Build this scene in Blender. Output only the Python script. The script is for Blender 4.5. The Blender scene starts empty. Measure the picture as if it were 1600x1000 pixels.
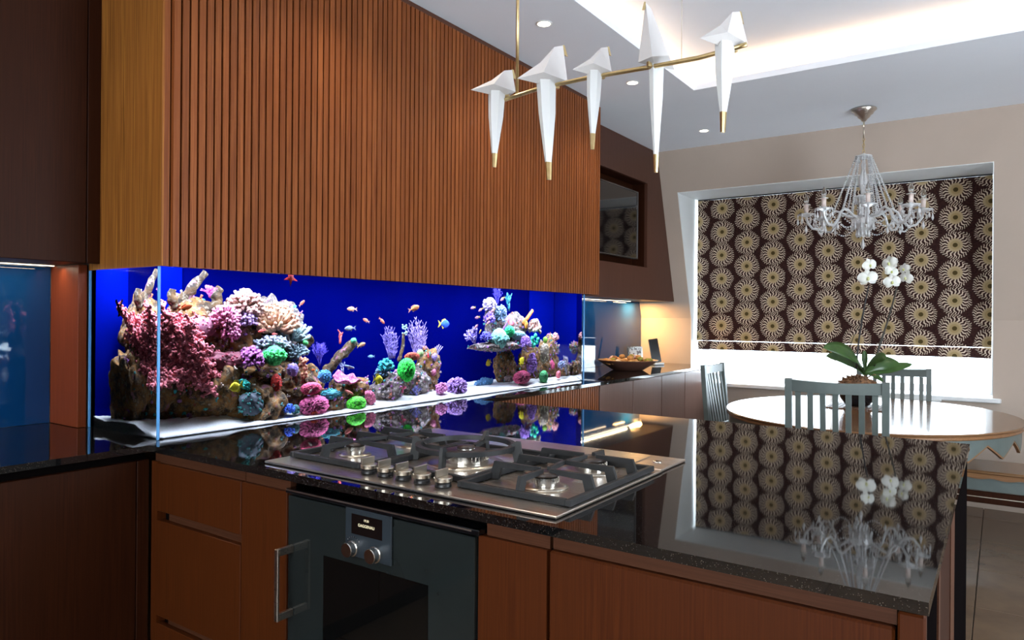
import bpy, math, random
import numpy as np
from mathutils import Vector, Matrix, noise
random.seed(7)
PI = math.pi
sc = bpy.context.scene
COL = sc.collection

# ------------------------------------------------------------------ camera, world, lights, exposure
YAW = math.radians(34.549); FPX = 1110.25; ROLL = math.radians(.45); Y0 = 496.87; CZ = 1.31
cam_d = bpy.data.cameras.new('camera'); cam = bpy.data.objects.new('camera', cam_d); COL.objects.link(cam)
cam_d.sensor_width = 36; cam_d.lens = FPX/1600*36; cam_d.shift_y = (Y0-500)/1600
cam_d.clip_start = .02; cam_d.clip_end = 60
_F = Vector((math.cos(YAW), math.sin(YAW), 0)); _R = Vector((math.sin(YAW), -math.cos(YAW), 0)); _U = Vector((0, 0, 1))
_c, _s = math.cos(ROLL), math.sin(ROLL)
_r2 = _R*_c + _U*_s; _u2 = -_R*_s + _U*_c
M = Matrix.Identity(4)
for i in range(3):
    M[i][0] = _r2[i]; M[i][1] = _u2[i]; M[i][2] = -_F[i]
M[2][3] = CZ
cam.matrix_world = M
sc.camera = cam

sc.view_settings.view_transform = 'Standard'; sc.view_settings.look = 'None'
sc.view_settings.gamma = 1; sc.view_settings.use_curve_mapping = False
sc.view_settings.exposure = 0.35
cy = sc.cycles
cy.use_denoising = True
cy.max_bounces = 10; cy.diffuse_bounces = 4; cy.glossy_bounces = 5; cy.transmission_bounces = 8; cy.transparent_max_bounces = 16
cy.caustics_reflective = False; cy.caustics_refractive = False
cy.sample_clamp_indirect = 6; cy.blur_glossy = .5

w = bpy.data.worlds.new('sky'); sc.world = w; w.use_nodes = True
bg = w.node_tree.nodes['Background']; bg.inputs[0].default_value = (.80, .91, 1, 1); bg.inputs[1].default_value = 8.0

def area(name, loc, rot, sx, sy, power, col, spread=180):
    l = bpy.data.lights.new(name, 'AREA'); l.shape = 'RECTANGLE'; l.size = sx; l.size_y = sy
    l.energy = power; l.color = col; l.spread = math.radians(spread)
    o = bpy.data.objects.new(name, l); COL.objects.link(o); o.location = loc; o.rotation_euler = rot
    return o
def spot(name, loc, power, col, angle=95, blend=.6, r=.03, rot=(0, 0, 0)):
    l = bpy.data.lights.new(name, 'SPOT'); l.energy = power; l.color = col; l.spot_size = math.radians(angle)
    l.spot_blend = blend; l.shadow_soft_size = r
    o = bpy.data.objects.new(name, l); COL.objects.link(o); o.location = loc; o.rotation_euler = rot
    return o
DAY = (.80, .90, 1.0); WARM = (1.0, .72, .42)
# daylight: the dining window (+X wall), plus fill lights added for unseen openings behind and right
area('window_daylight', (6.50, 1.14, 1.58), (0, PI/2, 0), 1.75, 2.5, 80, DAY)
area('right_fill_daylight', (2.4, -2.34, 1.25), (PI/2, 0, 0), 1.8, 2.1, 46, DAY)
area('rear_window_daylight', (-2.10, .1, 1.55), (0, -PI/2, 0), 1.5, 2.6, 24, (1, .93, .84))
# recessed ceiling downlights: three seen, others unseen; dining pair added to brighten that end
for x, y, p in ((1.78, 1.775, 16), (2.84, 1.785, 16), (3.838, 1.795, 16), (5.10, 1.81, 14), (.75, 1.77, 8), (5.10, .75, 16), (5.1, -.9, 14), (.2, .6, 6), (.2, -.8, 6)):
    spot('downlight_lamp', (x, y, 2.688), p, (1, .84, .66), 120, .8, .03)
# cove LED strips
CV = (2.0, 5.0)
for nm, loc, sx, sy in (('cove_led_far', (4.255, -.1, 2.725), .03, 3.3), ('cove_led_side', (2.1, 1.632, 2.725), 4.1, .03),
                        ('cove_led_near', (.03, -.1, 2.725), .03, 3.3)):
    area(nm, loc, (PI, 0, 0), sx, sy, 3.2, (1, .60, .27))
# aquarium LED bars (inside the hood, over the water)
for i in range(5):
    area('aquarium_led', (1.49+.545*i, 2.265, 1.552), (0, 0, 0), .54, .17, 16, (.72, .80, 1.0))
area('aquarium_led', (1.315, 2.47, 1.552), (0, 0, 0), .20, .20, 7, (.72, .80, 1.0))  # extra lamp, added to lift the left pillar and the sand
# under-cabinet LED strips
area('left_led_strip', (.55, 2.72, 1.476), (0, 0, 0), 1.2, .015, 2.2, (1, .80, .58))
area('right_led_strip', (4.75, 2.60, 1.458), (0, 0, 0), 1.5, .015, 3.6, (1, .76, .46))
area('right_led_end', (5.72, 2.62, 1.455), (0, 0, 0), .20, .03, 9.0, (1, .56, .20))

# ------------------------------------------------------------------ node helpers and materials
class NX:
    """small expression wrapper over math nodes"""
    def __init__(s, nt, sock): s.nt = nt; s.s = sock
    def op(s, o, b=None, c=None):
        n = s.nt.nodes.new('ShaderNodeMath'); n.operation = o
        for i, v in enumerate((s, b, c)):
            if v is None: continue
            if isinstance(v, NX): s.nt.links.new(v.s, n.inputs[i])
            else: n.inputs[i].default_value = v
        return NX(s.nt, n.outputs[0])
    def __add__(s, b): return s.op('ADD', b)
    def __sub__(s, b): return s.op('SUBTRACT', b)
    def __mul__(s, b): return s.op('MULTIPLY', b)
    def __truediv__(s, b): return s.op('DIVIDE', b)
def mix(nt, f, a, b):
    n = nt.nodes.new('ShaderNodeMix'); n.data_type = 'RGBA'
    for idx, v in ((0, f), (6, a), (7, b)):
        if isinstance(v, NX): nt.links.new(v.s, n.inputs[idx])
        elif isinstance(v, (tuple, list)): n.inputs[idx].default_value = (*v[:3], 1)
        else: n.inputs[idx].default_value = v
    return NX(nt, n.outputs[2])
def ramp(nt, x, lo, hi):
    n = nt.nodes.new('ShaderNodeMapRange'); n.clamp = True
    nt.links.new(x.s, n.inputs[0]); n.inputs[1].default_value = lo; n.inputs[2].default_value = hi
    return NX(nt, n.outputs[0])
def coords(nt, stretch=(1, 1, 1), loc=(0, 0, 0), out='Object'):
    t = nt.nodes.new('ShaderNodeTexCoord'); m = nt.nodes.new('ShaderNodeMapping')
    nt.links.new(t.outputs[out], m.inputs[0]); m.inputs['Scale'].default_value = stretch; m.inputs['Location'].default_value = loc
    return NX(nt, m.outputs[0])
def tnoise(nt, co, scale, detail=4, rough=.55, dist=0):
    n = nt.nodes.new('ShaderNodeTexNoise'); nt.links.new(co.s, n.inputs['Vector'])
    n.inputs['Scale'].default_value = scale; n.inputs['Detail'].default_value = detail
    n.inputs['Roughness'].default_value = rough; n.inputs['Distortion'].default_value = dist
    return NX(nt, n.outputs['Fac'])
def tvor(nt, co, scale, feature='F1', out='Distance', rnd=1):
    n = nt.nodes.new('ShaderNodeTexVoronoi'); n.feature = feature; nt.links.new(co.s, n.inputs['Vector'])
    n.inputs['Scale'].default_value = scale; n.inputs['Randomness'].default_value = rnd
    return NX(nt, n.outputs[out])
def newmat(name):
    m = bpy.data.materials.new(name); m.use_nodes = True; nt = m.node_tree
    return m, nt, nt.nodes['Principled BSDF']
def setp(b, rough=.5, metal=0, ior=1.5, coat=0, spec=.5):
    b.inputs['Roughness'].default_value = rough; b.inputs['Metallic'].default_value = metal
    b.inputs['IOR'].default_value = ior; b.inputs['Coat Weight'].default_value = coat
    b.inputs['Coat Roughness'].default_value = .06; b.inputs['Specular IOR Level'].default_value = spec
def bump(nt, b, h, strength, dist=.01):
    n = nt.nodes.new('ShaderNodeBump'); nt.links.new(h.s, n.inputs['Height'])
    n.inputs['Strength'].default_value = strength; n.inputs['Distance'].default_value = dist
    nt.links.new(n.outputs[0], b.inputs['Normal'])
def pmat(name, c1, c2=None, scale=8, stretch=(1, 1, 1), lo=.35, hi=.65, rough=.5, metal=0, ior=1.5, coat=0, spec=.5,
         bumps=0, bscale=None, bdist=.01, detail=4):
    m, nt, b = newmat(name); setp(b, rough, metal, ior, coat, spec)
    if c2 is None: c2 = tuple(v*.86 for v in c1)
    co = coords(nt, stretch); n = tnoise(nt, co, scale, detail)
    nt.links.new(mix(nt, ramp(nt, n, lo, hi), c1, c2).s, b.inputs['Base Color'])
    if bumps: bump(nt, b, tnoise(nt, co, bscale or scale*3, 5), bumps, bdist)
    return m
def wood(name, c1, c2, c3, axis='z', rough=.34, fine=260, coat=.15, spec=.5, vary=0):
    m, nt, b = newmat(name); setp(b, rough, 0, 1.5, coat*.3, spec*.28)
    st = {'z': (1, 1, .018), 'x': (.018, 1, 1), 'y': (1, .018, 1)}[axis]
    co = coords(nt, st); a = tnoise(nt, co, fine, 3, .6)
    co2 = coords(nt, {'z': (1, 1, .06), 'x': (.06, 1, 1), 'y': (1, .06, 1)}[axis]); g = tnoise(nt, co2, 14, 3, .5, .4)
    col = mix(nt, ramp(nt, a, .38, .62), c1, c2)
    col = mix(nt, ramp(nt, g, .40, .75), col, c3)
    if vary:
        oi = nt.nodes.new('ShaderNodeObjectInfo'); col = mix(nt, NX(nt, oi.outputs['Random'])*vary, col, (c2[0]*.35, c2[1]*.3, c2[2]*.3))
    nt.links.new(col.s, b.inputs['Base Color'])
    bump(nt, b, a, .25, .0006)
    return m
MT = {}
MT['slat'] = wood('walnut_slat', (.27, .085, .024), (.15, .040, .011), (.20, .058, .016), rough=.40, coat=.05, vary=.32)
MT['slatback'] = pmat('slat_backing', (.004, .0025, .002), rough=.8, spec=.05)
MT['sapele'] = wood('sapele_veneer', (.070, .0165, .0034), (.046, .0102, .0023), (.058, .0135, .0029), rough=.42, coat=.04)
MT['sapele_dark_shaded'] = wood('dark_and_shaded_sapele', (.030, .0080, .0026), (.019, .005, .0018), (.024, .0065, .0022), rough=.5, coat=0, spec=.3)  # darker copy; on the left base doors the colour holds their shade
MT['tvwood'] = wood('smoked_veneer', (.085, .036, .024), (.064, .026, .017), (.075, .031, .020), rough=.36, coat=.05)
MT['oak'] = wood('golden_oak_veneer', (.33, .130, .026), (.15, .050, .009), (.25, .090, .018), rough=.45, coat=.05, fine=170)
MT['panelred'] = wood('red_sapele_panel', (.17, .036, .012), (.13, .026, .008), (.15, .031, .010), rough=.45, coat=0)
MT['channel'] = wood('channel_veneer', (.080, .030, .015), (.052, .018, .009), (.066, .024, .012), axis='y', rough=.4)
MT['farcab'] = wood('satin_brown_veneer', (.17, .095, .073), (.14, .075, .057), (.155, .085, .065), rough=.30, coat=.25)
MT['blackgap'] = pmat('black_recess', (.004, .003, .003), rough=.9, spec=0)
MT['wall'] = pmat('warm_greige_wall', (.50, .405, .335), (.475, .385, .318), scale=3, rough=.75, bumps=.05, bscale=300, bdist=.001)
MT['reveal'] = pmat('white_reveal', (.80, .82, .82), (.78, .80, .80), scale=3, rough=.6)
MT['ceil'] = pmat('ceiling_paint', (.84, .87, .93), (.82, .85, .91), scale=2, rough=.8)
MT['white'] = pmat('white_gloss', (.85, .86, .87), rough=.35)
MT['black'] = pmat('black_satin', (.008, .008, .009), rough=.35)
MT['blackgloss'] = pmat('black_glass', (.004, .004, .005), rough=.04)
MT['castiron'] = pmat('cast_iron', (.016, .017, .018), (.024, .024, .025), scale=40, rough=.5, spec=.35, bumps=.15, bscale=400, bdist=.0006)
MT['cap'] = pmat('enamel_cap', (.035, .022, .018), rough=.35)
MT['chrome'] = pmat('chrome', (.86, .84, .80), rough=.17, metal=1)
MT['nickel'] = pmat('satin_nickel', (.62, .56, .47), rough=.28, metal=1)
MT['brass'] = pmat('brushed_brass', (.66, .50, .26), (.58, .43, .2), scale=60, rough=.30, metal=1)
MT['ovenglass'] = pmat('anthracite_oven_glass', (.013, .0165, .0165), rough=.05, ior=1.42)
MT['ovenpanel'] = pmat('slate_blue_panel', (.030, .040, .050), rough=.25, metal=.2)
MT['screen'] = pmat('dark_screen', (.003, .003, .003), rough=.03)
MT['display'] = pmat('oven_display', (.006, .004, .004), rough=.08)
MT['tvscreen'] = pmat('television_screen', (.004, .004, .005), rough=.06, ior=1.9)
MT['tvbezel'] = pmat('television_bezel', (.20, .19, .19), rough=.3, metal=.8)
MT['splash'] = pmat('blue_back_painted_glass', (.003, .038, .135), (.0025, .032, .115), scale=1.2, rough=.03, ior=1.5)
MT['teal'] = pmat('grey_teal_paint', (.100, .122, .114), (.084, .104, .098), scale=12, rough=.42)
MT['tabletop'] = wood('walnut_table_top', (.22, .115, .055), (.14, .07, .03), (.18, .09, .045), axis='y', rough=.16, coat=.6)
MT['tableedge'] = wood('table_edge_wood', (.26, .13, .06), (.17, .08, .035), (.2, .1, .05), axis='y', rough=.3)
MT['leaf'] = pmat('orchid_leaf', (.035, .085, .022), (.055, .12, .03), scale=20, rough=.3, ior=1.5)
MT['stem'] = pmat('orchid_stem', (.030, .026, .016), rough=.5)
MT['stake'] = pmat('dark_stake', (.012, .010, .012), rough=.5)
MT['bark'] = pmat('bark_chips', (.30, .15, .07), (.09, .05, .03), scale=40, rough=.8, bumps=.6, bscale=60)
MT['petal'] = pmat('orchid_petal', (.88, .87, .84), (.80, .82, .74), scale=30, rough=.5)
MT['lip'] = pmat('orchid_lip', (.55, .60, .12), (.75, .74, .45), scale=60, rough=.5)
MT['pot'] = pmat('dark_glazed_pot', (.012, .012, .014), rough=.08)
MT['tray'] = pmat('slatted_mat', (.20, .10, .06), (.07, .035, .02), scale=20, stretch=(1, 20, 1), rough=.5)
MT['grout'] = pmat('floor_grout', (.10, .075, .055), rough=.8)
MT['tile'] = pmat('brown_stone_tile', (.125, .082, .052), (.095, .062, .040), scale=5, rough=.24, detail=8, spec=.25)
MT['bowl'] = wood('dark_wooden_bowl', (.16, .07, .05), (.09, .04, .03), (.12, .055, .04), axis='x', rough=.35)
MT['photo'] = pmat('photo_print', (.55, .57, .58), (.12, .10, .11), scale=26, lo=.5, hi=.56, rough=.25)
MT['silverframe'] = pmat('silver_frame', (.55, .54, .52), rough=.25, metal=1)
MT['paper'] = pmat('white_folded_acrylic', (.66, .63, .62), (.64, .61, .60), scale=4, rough=.45)
MT['tail'] = pmat('white_tail_acrylic', (.70, .71, .71), (.68, .69, .69), scale=4, rough=.4)
MT['candle'] = pmat('candle_sleeve', (.80, .66, .60), rough=.5)
MT['fitting'] = pmat('white_fitting', (.85, .82, .76), rough=.4)
MT['tankblue'] = pmat('blue_tank_backdrop', (.0001, .0006, .046), (.0001, .0004, .032), scale=1.5, rough=.9, spec=0)
MT['tankblue2'] = pmat('blue_weir_panel', (.0002, .002, .115), (.0002, .0016, .085), scale=1.5, rough=.9, spec=0)
MT['glassedge'] = pmat('blue_glass_edge_glow', (.12, .38, .80), rough=.2)  # pale blue stands in for tank light caught in the glass edges
MT['sand'] = pmat('white_coral_sand', (.92, .91, .89), (.80, .78, .75), scale=180, rough=.9, bumps=.5, bscale=400, bdist=.002)
def emis(name, col, st):
    m, nt, b = newmat(name); setp(b, .5)
    b.inputs['Base Color'].default_value = (*col, 1); b.inputs['Emission Color'].default_value = (*col, 1); b.inputs['Emission Strength'].default_value = st
    return m
MT['lampface'] = emis('downlight_lens', (1, .88, .68), 9)
MT['led'] = emis('led_strip_face', (1, .86, .62), 6)
MT['displaytext'] = emis('display_text', (.62, .55, .36), .9)
def granite():
    m, nt, b = newmat('black_speckled_granite'); setp(b, .03, 0, 2.0)
    co = coords(nt)
    v = tvor(nt, co, 340); n = tnoise(nt, co, 120, 3)
    f = ramp(nt, v, .26, .14) * ramp(nt, n, .46, .58)
    nt.links.new(mix(nt, f, (.0045, .0045, .005), (.20, .17, .14)).s, b.inputs['Base Color'])
    return m
MT['granite'] = granite()
def brushed():
    m, nt, b = newmat('brushed_steel'); setp(b, .2, 1)
    b.inputs['Base Color'].default_value = (.66, .60, .54, 1)
    n = tnoise(nt, coords(nt, (1, .02, 1)), 420, 2)
    nt.links.new((ramp(nt, n, .3, .7)*.04+.27).s, b.inputs['Roughness'])
    return m
MT['steel'] = brushed()
def glass(name, col=(1, 1, 1), ior=1.5):
    m, nt, b = newmat(name); setp(b, 0, 0, ior)
    b.inputs['Base Color'].default_value = (*col, 1); b.inputs['Transmission Weight'].default_value = 1
    return m
MT['crystal'] = glass('cut_crystal', (.98, .99, 1), 1.6)
_b = MT['crystal'].node_tree.nodes['Principled BSDF']; _b.inputs['Transmission Weight'].default_value = .42; _b.inputs['Coat Weight'].default_value = .6  # whitish, part-opaque body stands in for the crystal's bright sparkle
def water_mat():
    m, nt, b = newmat('aquarium_water'); nt.nodes.remove(b); out = nt.nodes['Material Output']
    rf = nt.nodes.new('ShaderNodeBsdfRefraction'); rf.inputs['IOR'].default_value = 1.333; rf.inputs['Roughness'].default_value = 0; rf.inputs[0].default_value = (.97, .99, 1, 1)
    gl = nt.nodes.new('ShaderNodeBsdfGlossy'); gl.inputs['Roughness'].default_value = 0
    fr = nt.nodes.new('ShaderNodeFresnel'); fr.inputs[0].default_value = 1.333
    ge = nt.nodes.new('ShaderNodeNewGeometry'); bf = NX(nt, ge.outputs['Backfacing'])
    f = NX(nt, fr.outputs[0]); full = ramp(nt, f, .5, .9)
    fac = f*.02+full*bf
    mx = nt.nodes.new('ShaderNodeMixShader'); nt.links.new(fac.op('MINIMUM', 1).s, mx.inputs[0])
    nt.links.new(rf.outputs[0], mx.inputs[1]); nt.links.new(gl.outputs[0], mx.inputs[2]); nt.links.new(mx.outputs[0], out.inputs[0]); return m
MT['water'] = water_mat()
MT['clearglass'] = glass('clear_glass', (.95, .98, .97), 1.45)
def thin_glass(name, tint, f0=.02, k5=.7):
    m, nt, b = newmat(name); nt.nodes.remove(b); out = nt.nodes['Material Output']
    t = nt.nodes.new('ShaderNodeBsdfTransparent'); t.inputs[0].default_value = (*tint, 1)
    g = nt.nodes.new('ShaderNodeBsdfGlossy'); g.inputs['Roughness'].default_value = 0
    lw = nt.nodes.new('ShaderNodeLayerWeight'); lw.inputs[0].default_value = .5
    fr = NX(nt, lw.outputs['Facing']).op('POWER', 5)*k5+f0
    mx = nt.nodes.new('ShaderNodeMixShader')
    nt.links.new(fr.s, mx.inputs[0]); nt.links.new(t.outputs[0], mx.inputs[1]); nt.links.new(g.outputs[0], mx.inputs[2])
    nt.links.new(mx.outputs[0], out.inputs[0]); return m
MT['pane'] = thin_glass('thin_clear_pane', (.97, .99, 1))
MT['tankpane'] = thin_glass('anti_reflective_tank_glass', (.97, .99, 1), .0003, .01)
def blind_mat():
    m, nt, b = newmat('sunburst_fabric'); out = nt.nodes['Material Output']; setp(b, .85, spec=.1)
    t = nt.nodes.new('ShaderNodeTexCoord'); sx = nt.nodes.new('ShaderNodeSeparateXYZ'); nt.links.new(t.outputs['Object'], sx.inputs[0])
    y = NX(nt, sx.outputs[1])/.2145; z = NX(nt, sx.outputs[2])/.2025
    ci = y.op('ROUND'); fy = y-ci
    par = ci.op('MULTIPLY', .5)
    par = par-par.op('FLOOR')                      # 0 or .5
    zz = z+par; fz = zz-zz.op('ROUND')
    r = ((fy*fy)*1.16+fz*fz).op('SQRT'); th = fz.op('ARCTAN2', fy)
    wob = (r*34).op('SINE')*.055
    nz = tnoise(nt, coords(nt), 16, 1)-.5
    a = th+wob+nz*.22
    r1 = (a*18).op('COSINE')*-1-.12
    far = ramp(nt, r, .39, .43)
    r3 = (a*36).op('COSINE')*-1-.15
    sg = r1*(far*-1+1)+r3*far
    ray = ramp(nt, sg-ramp(nt, r, .26, .52)*.30, -.1, .2)*ramp(nt, r+nz*.22, .53, .50)
    disc = ramp(nt, r, .245, .225); core = ramp(nt, r, .085, .075)
    gr = tnoise(nt, coords(nt), 90, 2)
    ground = mix(nt, ramp(nt, gr, .4, .6), (.030, .012, .012), (.048, .020, .016))
    star = ramp(nt, r, .62, .70)*ramp(nt, (th*4).op('COSINE'), .2, .6)
    ground = mix(nt, star, ground, (.10, .045, .020))
    c = mix(nt, ray, ground, (.60, .49, .39)); c = mix(nt, disc, c, (.37, .275, .145))
    ring = ramp(nt, (r-.20).op('ABSOLUTE'), .05, .02)
    c = mix(nt, ring*.6, c, (.47, .37, .24)); c = mix(nt, core, c, (.085, .062, .022))
    nt.links.new(c.s, b.inputs['Base Color'])
    wv = tnoise(nt, coords(nt, (1, 1, 8)), 300, 2); bump(nt, b, wv, .2, .001)
    tr = nt.nodes.new('ShaderNodeBsdfTranslucent'); nt.links.new(c.s, tr.inputs[0])
    mx = nt.nodes.new('ShaderNodeMixShader'); mx.inputs[0].default_value = .16
    nt.links.new(b.outputs[0], mx.inputs[1]); nt.links.new(tr.outputs[0], mx.inputs[2]); nt.links.new(mx.outputs[0], out.inputs[0])
    return m
MT['blind'] = blind_mat()

def coral_mat(name, c1, c2, kind='spots', scale=90, rough=.7):
    m, nt, b = newmat(name); setp(b, rough, spec=.3)
    co = coords(nt)
    if kind == 'groove':
        at = nt.nodes.new('ShaderNodeAttribute'); at.attribute_name = 'groove'; f = ramp(nt, NX(nt, at.outputs['Fac']), .62, .25)
    elif kind == 'spots': f = ramp(nt, tvor(nt, co, scale*.75), .15, .5)
    elif kind == 'cells': f = ramp(nt, tvor(nt, co, scale*.8, 'DISTANCE_TO_EDGE'), .20, .06)
    elif kind == 'maze':
        n = tnoise(nt, co, scale*.5, 1); f = ramp(nt, (n*26).op('SINE'), -.4, .5)
    else: f = ramp(nt, tnoise(nt, co, scale, 5), .38, .62)
    nt.links.new(mix(nt, f, c1, c2).s, b.inputs['Base Color'])
    bump(nt, b, f, .5, .002)
    return m
def rock_mat(name, c1, c2, c3):
    m, nt, b = newmat(name); setp(b, .85, spec=.2); co = coords(nt)
    a = ramp(nt, tnoise(nt, co, 28, 6, .7), .4, .6); d = ramp(nt, tnoise(nt, co, 75, 4, .6), .54, .62)
    c = mix(nt, a, c1, c2); c = mix(nt, d, c, c3)
    p = ramp(nt, tvor(nt, co, 38), .75, .9); c = mix(nt, p*.7, c, (.26, .10, .16))
    nt.links.new(c.s, b.inputs['Base Color']); bump(nt, b, tnoise(nt, co, 90, 6, .75), .9, .006)
    return m
MT['rock'] = rock_mat('brown_live_rock', (.23, .105, .028), (.030, .022, .016), (.19, .14, .08))
MT['rockdark'] = rock_mat('dark_branch_rock', (.075, .040, .014), (.018, .013, .010), (.12, .10, .07))
MT['rockgrey'] = rock_mat('grey_live_rock', (.13, .10, .085), (.03, .026, .026), (.26, .22, .22))

# ------------------------------------------------------------------ mesh building
class MB:
    def __init__(s): s.v = []; s.f = []; s.m = []
    def add(s, vs, fs):
        o = len(s.v); s.v += [tuple(p) for p in vs]; s.f += [tuple(i+o for i in f) for f in fs]; return s
    def box(s, x0, x1, y0, y1, z0, z1):
        v = [(x, y, z) for z in (z0, z1) for y in (y0, y1) for x in (x0, x1)]
        return s.add(v, [(0, 2, 3, 1), (4, 5, 7, 6), (0, 1, 5, 4), (2, 6, 7, 3), (0, 4, 6, 2), (1, 3, 7, 5)])
    def bbox(s, x0, x1, y0, y1, z0, z1, b=.003):
        """box with chamfered edges"""
        xs = (x0, x1); ys = (y0, y1); zs = (z0, z1); v = []; idx = {}
        b = min(b, (x1-x0)*.45, (y1-y0)*.45, (z1-z0)*.45)
        for i in (0, 1):
            for j in (0, 1):
                for k in (0, 1):
                    sx, sy, sz = (1-2*i), (1-2*j), (1-2*k)
                    for a in range(3):
                        p = [xs[i]+(0 if a == 0 else sx*b), ys[j]+(0 if a == 1 else sy*b), zs[k]+(0 if a == 2 else sz*b)]
                        idx[(i, j, k, a)] = len(v); v.append(p)
        F = []
        for a in range(3):
            o = [q for q in range(3) if q != a]
            for e in (0, 1):
                def key(p, q, a=a, o=o, e=e):
                    t = [0, 0, 0]; t[a] = e; t[o[0]] = p; t[o[1]] = q; return idx[(*t, a)]
                F.append((key(0, 0), key(1, 0), key(1, 1), key(0, 1)))
        for a in range(3):                       # edges along axis a
            o = [q for q in range(3) if q != a]
            for p in (0, 1):
                for q in (0, 1):
                    def kk(e, fa, p=p, q=q, a=a, o=o):
                        t = [0, 0, 0]; t[a] = e; t[o[0]] = p; t[o[1]] = q; return idx[(*t, fa)]
                    F.append((kk(0, o[0]), kk(1, o[0]), kk(1, o[1]), kk(0, o[1])))
        for i in (0, 1):
            for j in (0, 1):
                for k in (0, 1): F.append(tuple(idx[(i, j, k, a)] for a in range(3)))
        s.m.append('fix'); return s.add(v, F)
    def tube(s, pts, r, n=8, cap=True):
        pts = [Vector(p) for p in pts]; rs = r if isinstance(r, (list, tuple)) else [r]*len(pts)
        o = len(s.v); up = None; N = len(pts)
        for i, p in enumerate(pts):
            t = (pts[min(i+1, N-1)]-pts[max(i-1, 0)]).normalized()
            if up is None:
                up = t.cross(Vector((0, 0, 1)) if abs(t.z) < .9 else Vector((1, 0, 0))).normalized()
            up = (up-t*up.dot(t)); up = up.normalized() if up.length > 1e-6 else t.orthogonal().normalized()
            w2 = t.cross(up)
            for k in range(n):
                a = 2*PI*k/n; q = p+(up*math.cos(a)+w2*math.sin(a))*rs[i]; s.v.append(tuple(q))
        for i in range(N-1):
            for k in range(n):
                a = o+i*n+k; b = o+i*n+(k+1) % n; s.f.append((a, b, b+n, a+n))
        if cap: s.f.append(tuple(o+k for k in range(n))[::-1]); s.f.append(tuple(o+(N-1)*n+k for k in range(n)))
        return s
    def lathe(s, prof, c=(0, 0, 0), n=24, ax='z', cap=True):
        o = len(s.v); N = len(prof)
        for (r, h) in prof:
            for k in range(n):
                a = 2*PI*k/n; x, y = r*math.cos(a), r*math.sin(a)
                q = (x, y, h) if ax == 'z' else ((h, x, y) if ax == 'x' else (y, h, x))
                s.v.append((q[0]+c[0], q[1]+c[1], q[2]+c[2]))
        for i in range(N-1):
            for k in range(n):
                a = o+i*n+k; b = o+i*n+(k+1) % n; s.f.append((a, b, b+n, a+n))
        if cap: s.f.append(tuple(o+k for k in range(n))[::-1]); s.f.append(tuple(o+(N-1)*n+k for k in range(n)))
        return s
    def prism(s, poly, f0, f1):
        """poly: list of 2d points; f0,f1 map a 2d point to the two end faces"""
        n = len(poly); v = [f0(*p) for p in poly]+[f1(*p) for p in poly]
        return s.add(v, [tuple(range(n))[::-1], tuple(range(n, 2*n))]+[(i, (i+1) % n, n+(i+1) % n, n+i) for i in range(n)])
    def obar(s, a, b, wd, h, up=(0, 0, 1)):
        """rectangular bar from a to b"""
        a, b = Vector(a), Vector(b); t = (b-a).normalized(); u = Vector(up); u = (u-t*u.dot(t)).normalized(); sd = t.cross(u)
        v = [p+sd*(wd/2*i)+u*(h/2*j) for p in (a, b) for (i, j) in ((-1, -1), (1, -1), (1, 1), (-1, 1))]
        return s.add(v, [(3, 2, 1, 0), (4, 5, 6, 7), (0, 1, 5, 4), (1, 2, 6, 5), (2, 3, 7, 6), (3, 0, 4, 7)])
    def xf(s, M_, start=0):
        s.v = s.v[:start]+[tuple(M_ @ Vector(p)) for p in s.v[start:]]; return s
    def blob(s, c, r, sub=3, amp=.3, fr=6, seed=0, fn=None):
        V, Fc = ico(sub); c = Vector(c); r = Vector(r) if not isinstance(r, (int, float)) else Vector((r, r, r)); out = []
        off = Vector((seed*3.17, seed*1.31, seed*7.7))
        for d in V:
            p = Vector((d.x*r.x, d.y*r.y, d.z*r.z))
            if amp:
                q = p*fr+off
                k = 1+amp*(noise.noise(q)+.5*noise.noise(q*2.3)+.3*noise.noise(q*5.1))
            else: k = 1
            if fn: k *= fn(d, p)
            out.append(c+p*k)
        return s.add(out, Fc)
    def build(s, name, mat, parent=None, smooth=False, org=None):
        V = np.array(s.v, float)
        if parent is not None: org = Vector(parent['_w']) if '_w' in parent else Vector((0, 0, 0))
        elif org is None:
            mn, mx = V.min(0), V.max(0); org = Vector(((mn[0]+mx[0])/2, (mn[1]+mx[1])/2, mn[2]))
        me = bpy.data.meshes.new(name); me.from_pydata((V-np.array(org)).tolist(), [], s.f)
        if s.m:
            import bmesh
            bm = bmesh.new(); bm.from_mesh(me); bmesh.ops.recalc_face_normals(bm, faces=bm.faces); bm.to_mesh(me); bm.free()
        if smooth: me.polygons.foreach_set('use_smooth', [True]*len(me.polygons))
        me.materials.append(MT[mat] if isinstance(mat, str) else mat); me.update()
        if getattr(s, 'gr', None):
            g = (s.gr+[.8]*len(s.v))[:len(s.v)]; at = me.attributes.new('groove', 'FLOAT', 'POINT'); at.data.foreach_set('value', g)
        o = bpy.data.objects.new(name, me); COL.objects.link(o)
        if parent is not None: o.parent = parent; o['_w'] = list(org)
        else: o.location = org; o['_w'] = list(org)
        return o
_ico = {}
def ico(sub):
    if sub in _ico: return _ico[sub]
    import bmesh
    bm = bmesh.new(); bmesh.ops.create_icosphere(bm, subdivisions=sub, radius=1)
    V = [v.co.copy() for v in bm.verts]; Fc = [tuple(v.index for v in f.verts) for f in bm.faces]; bm.free()
    _ico[sub] = (V, Fc); return V, Fc
def tag(o, label, cat, group=None, kind=None):
    o['label'] = label; o['category'] = cat
    if group: o['group'] = group
    if kind: o['kind'] = kind
    return o
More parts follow.
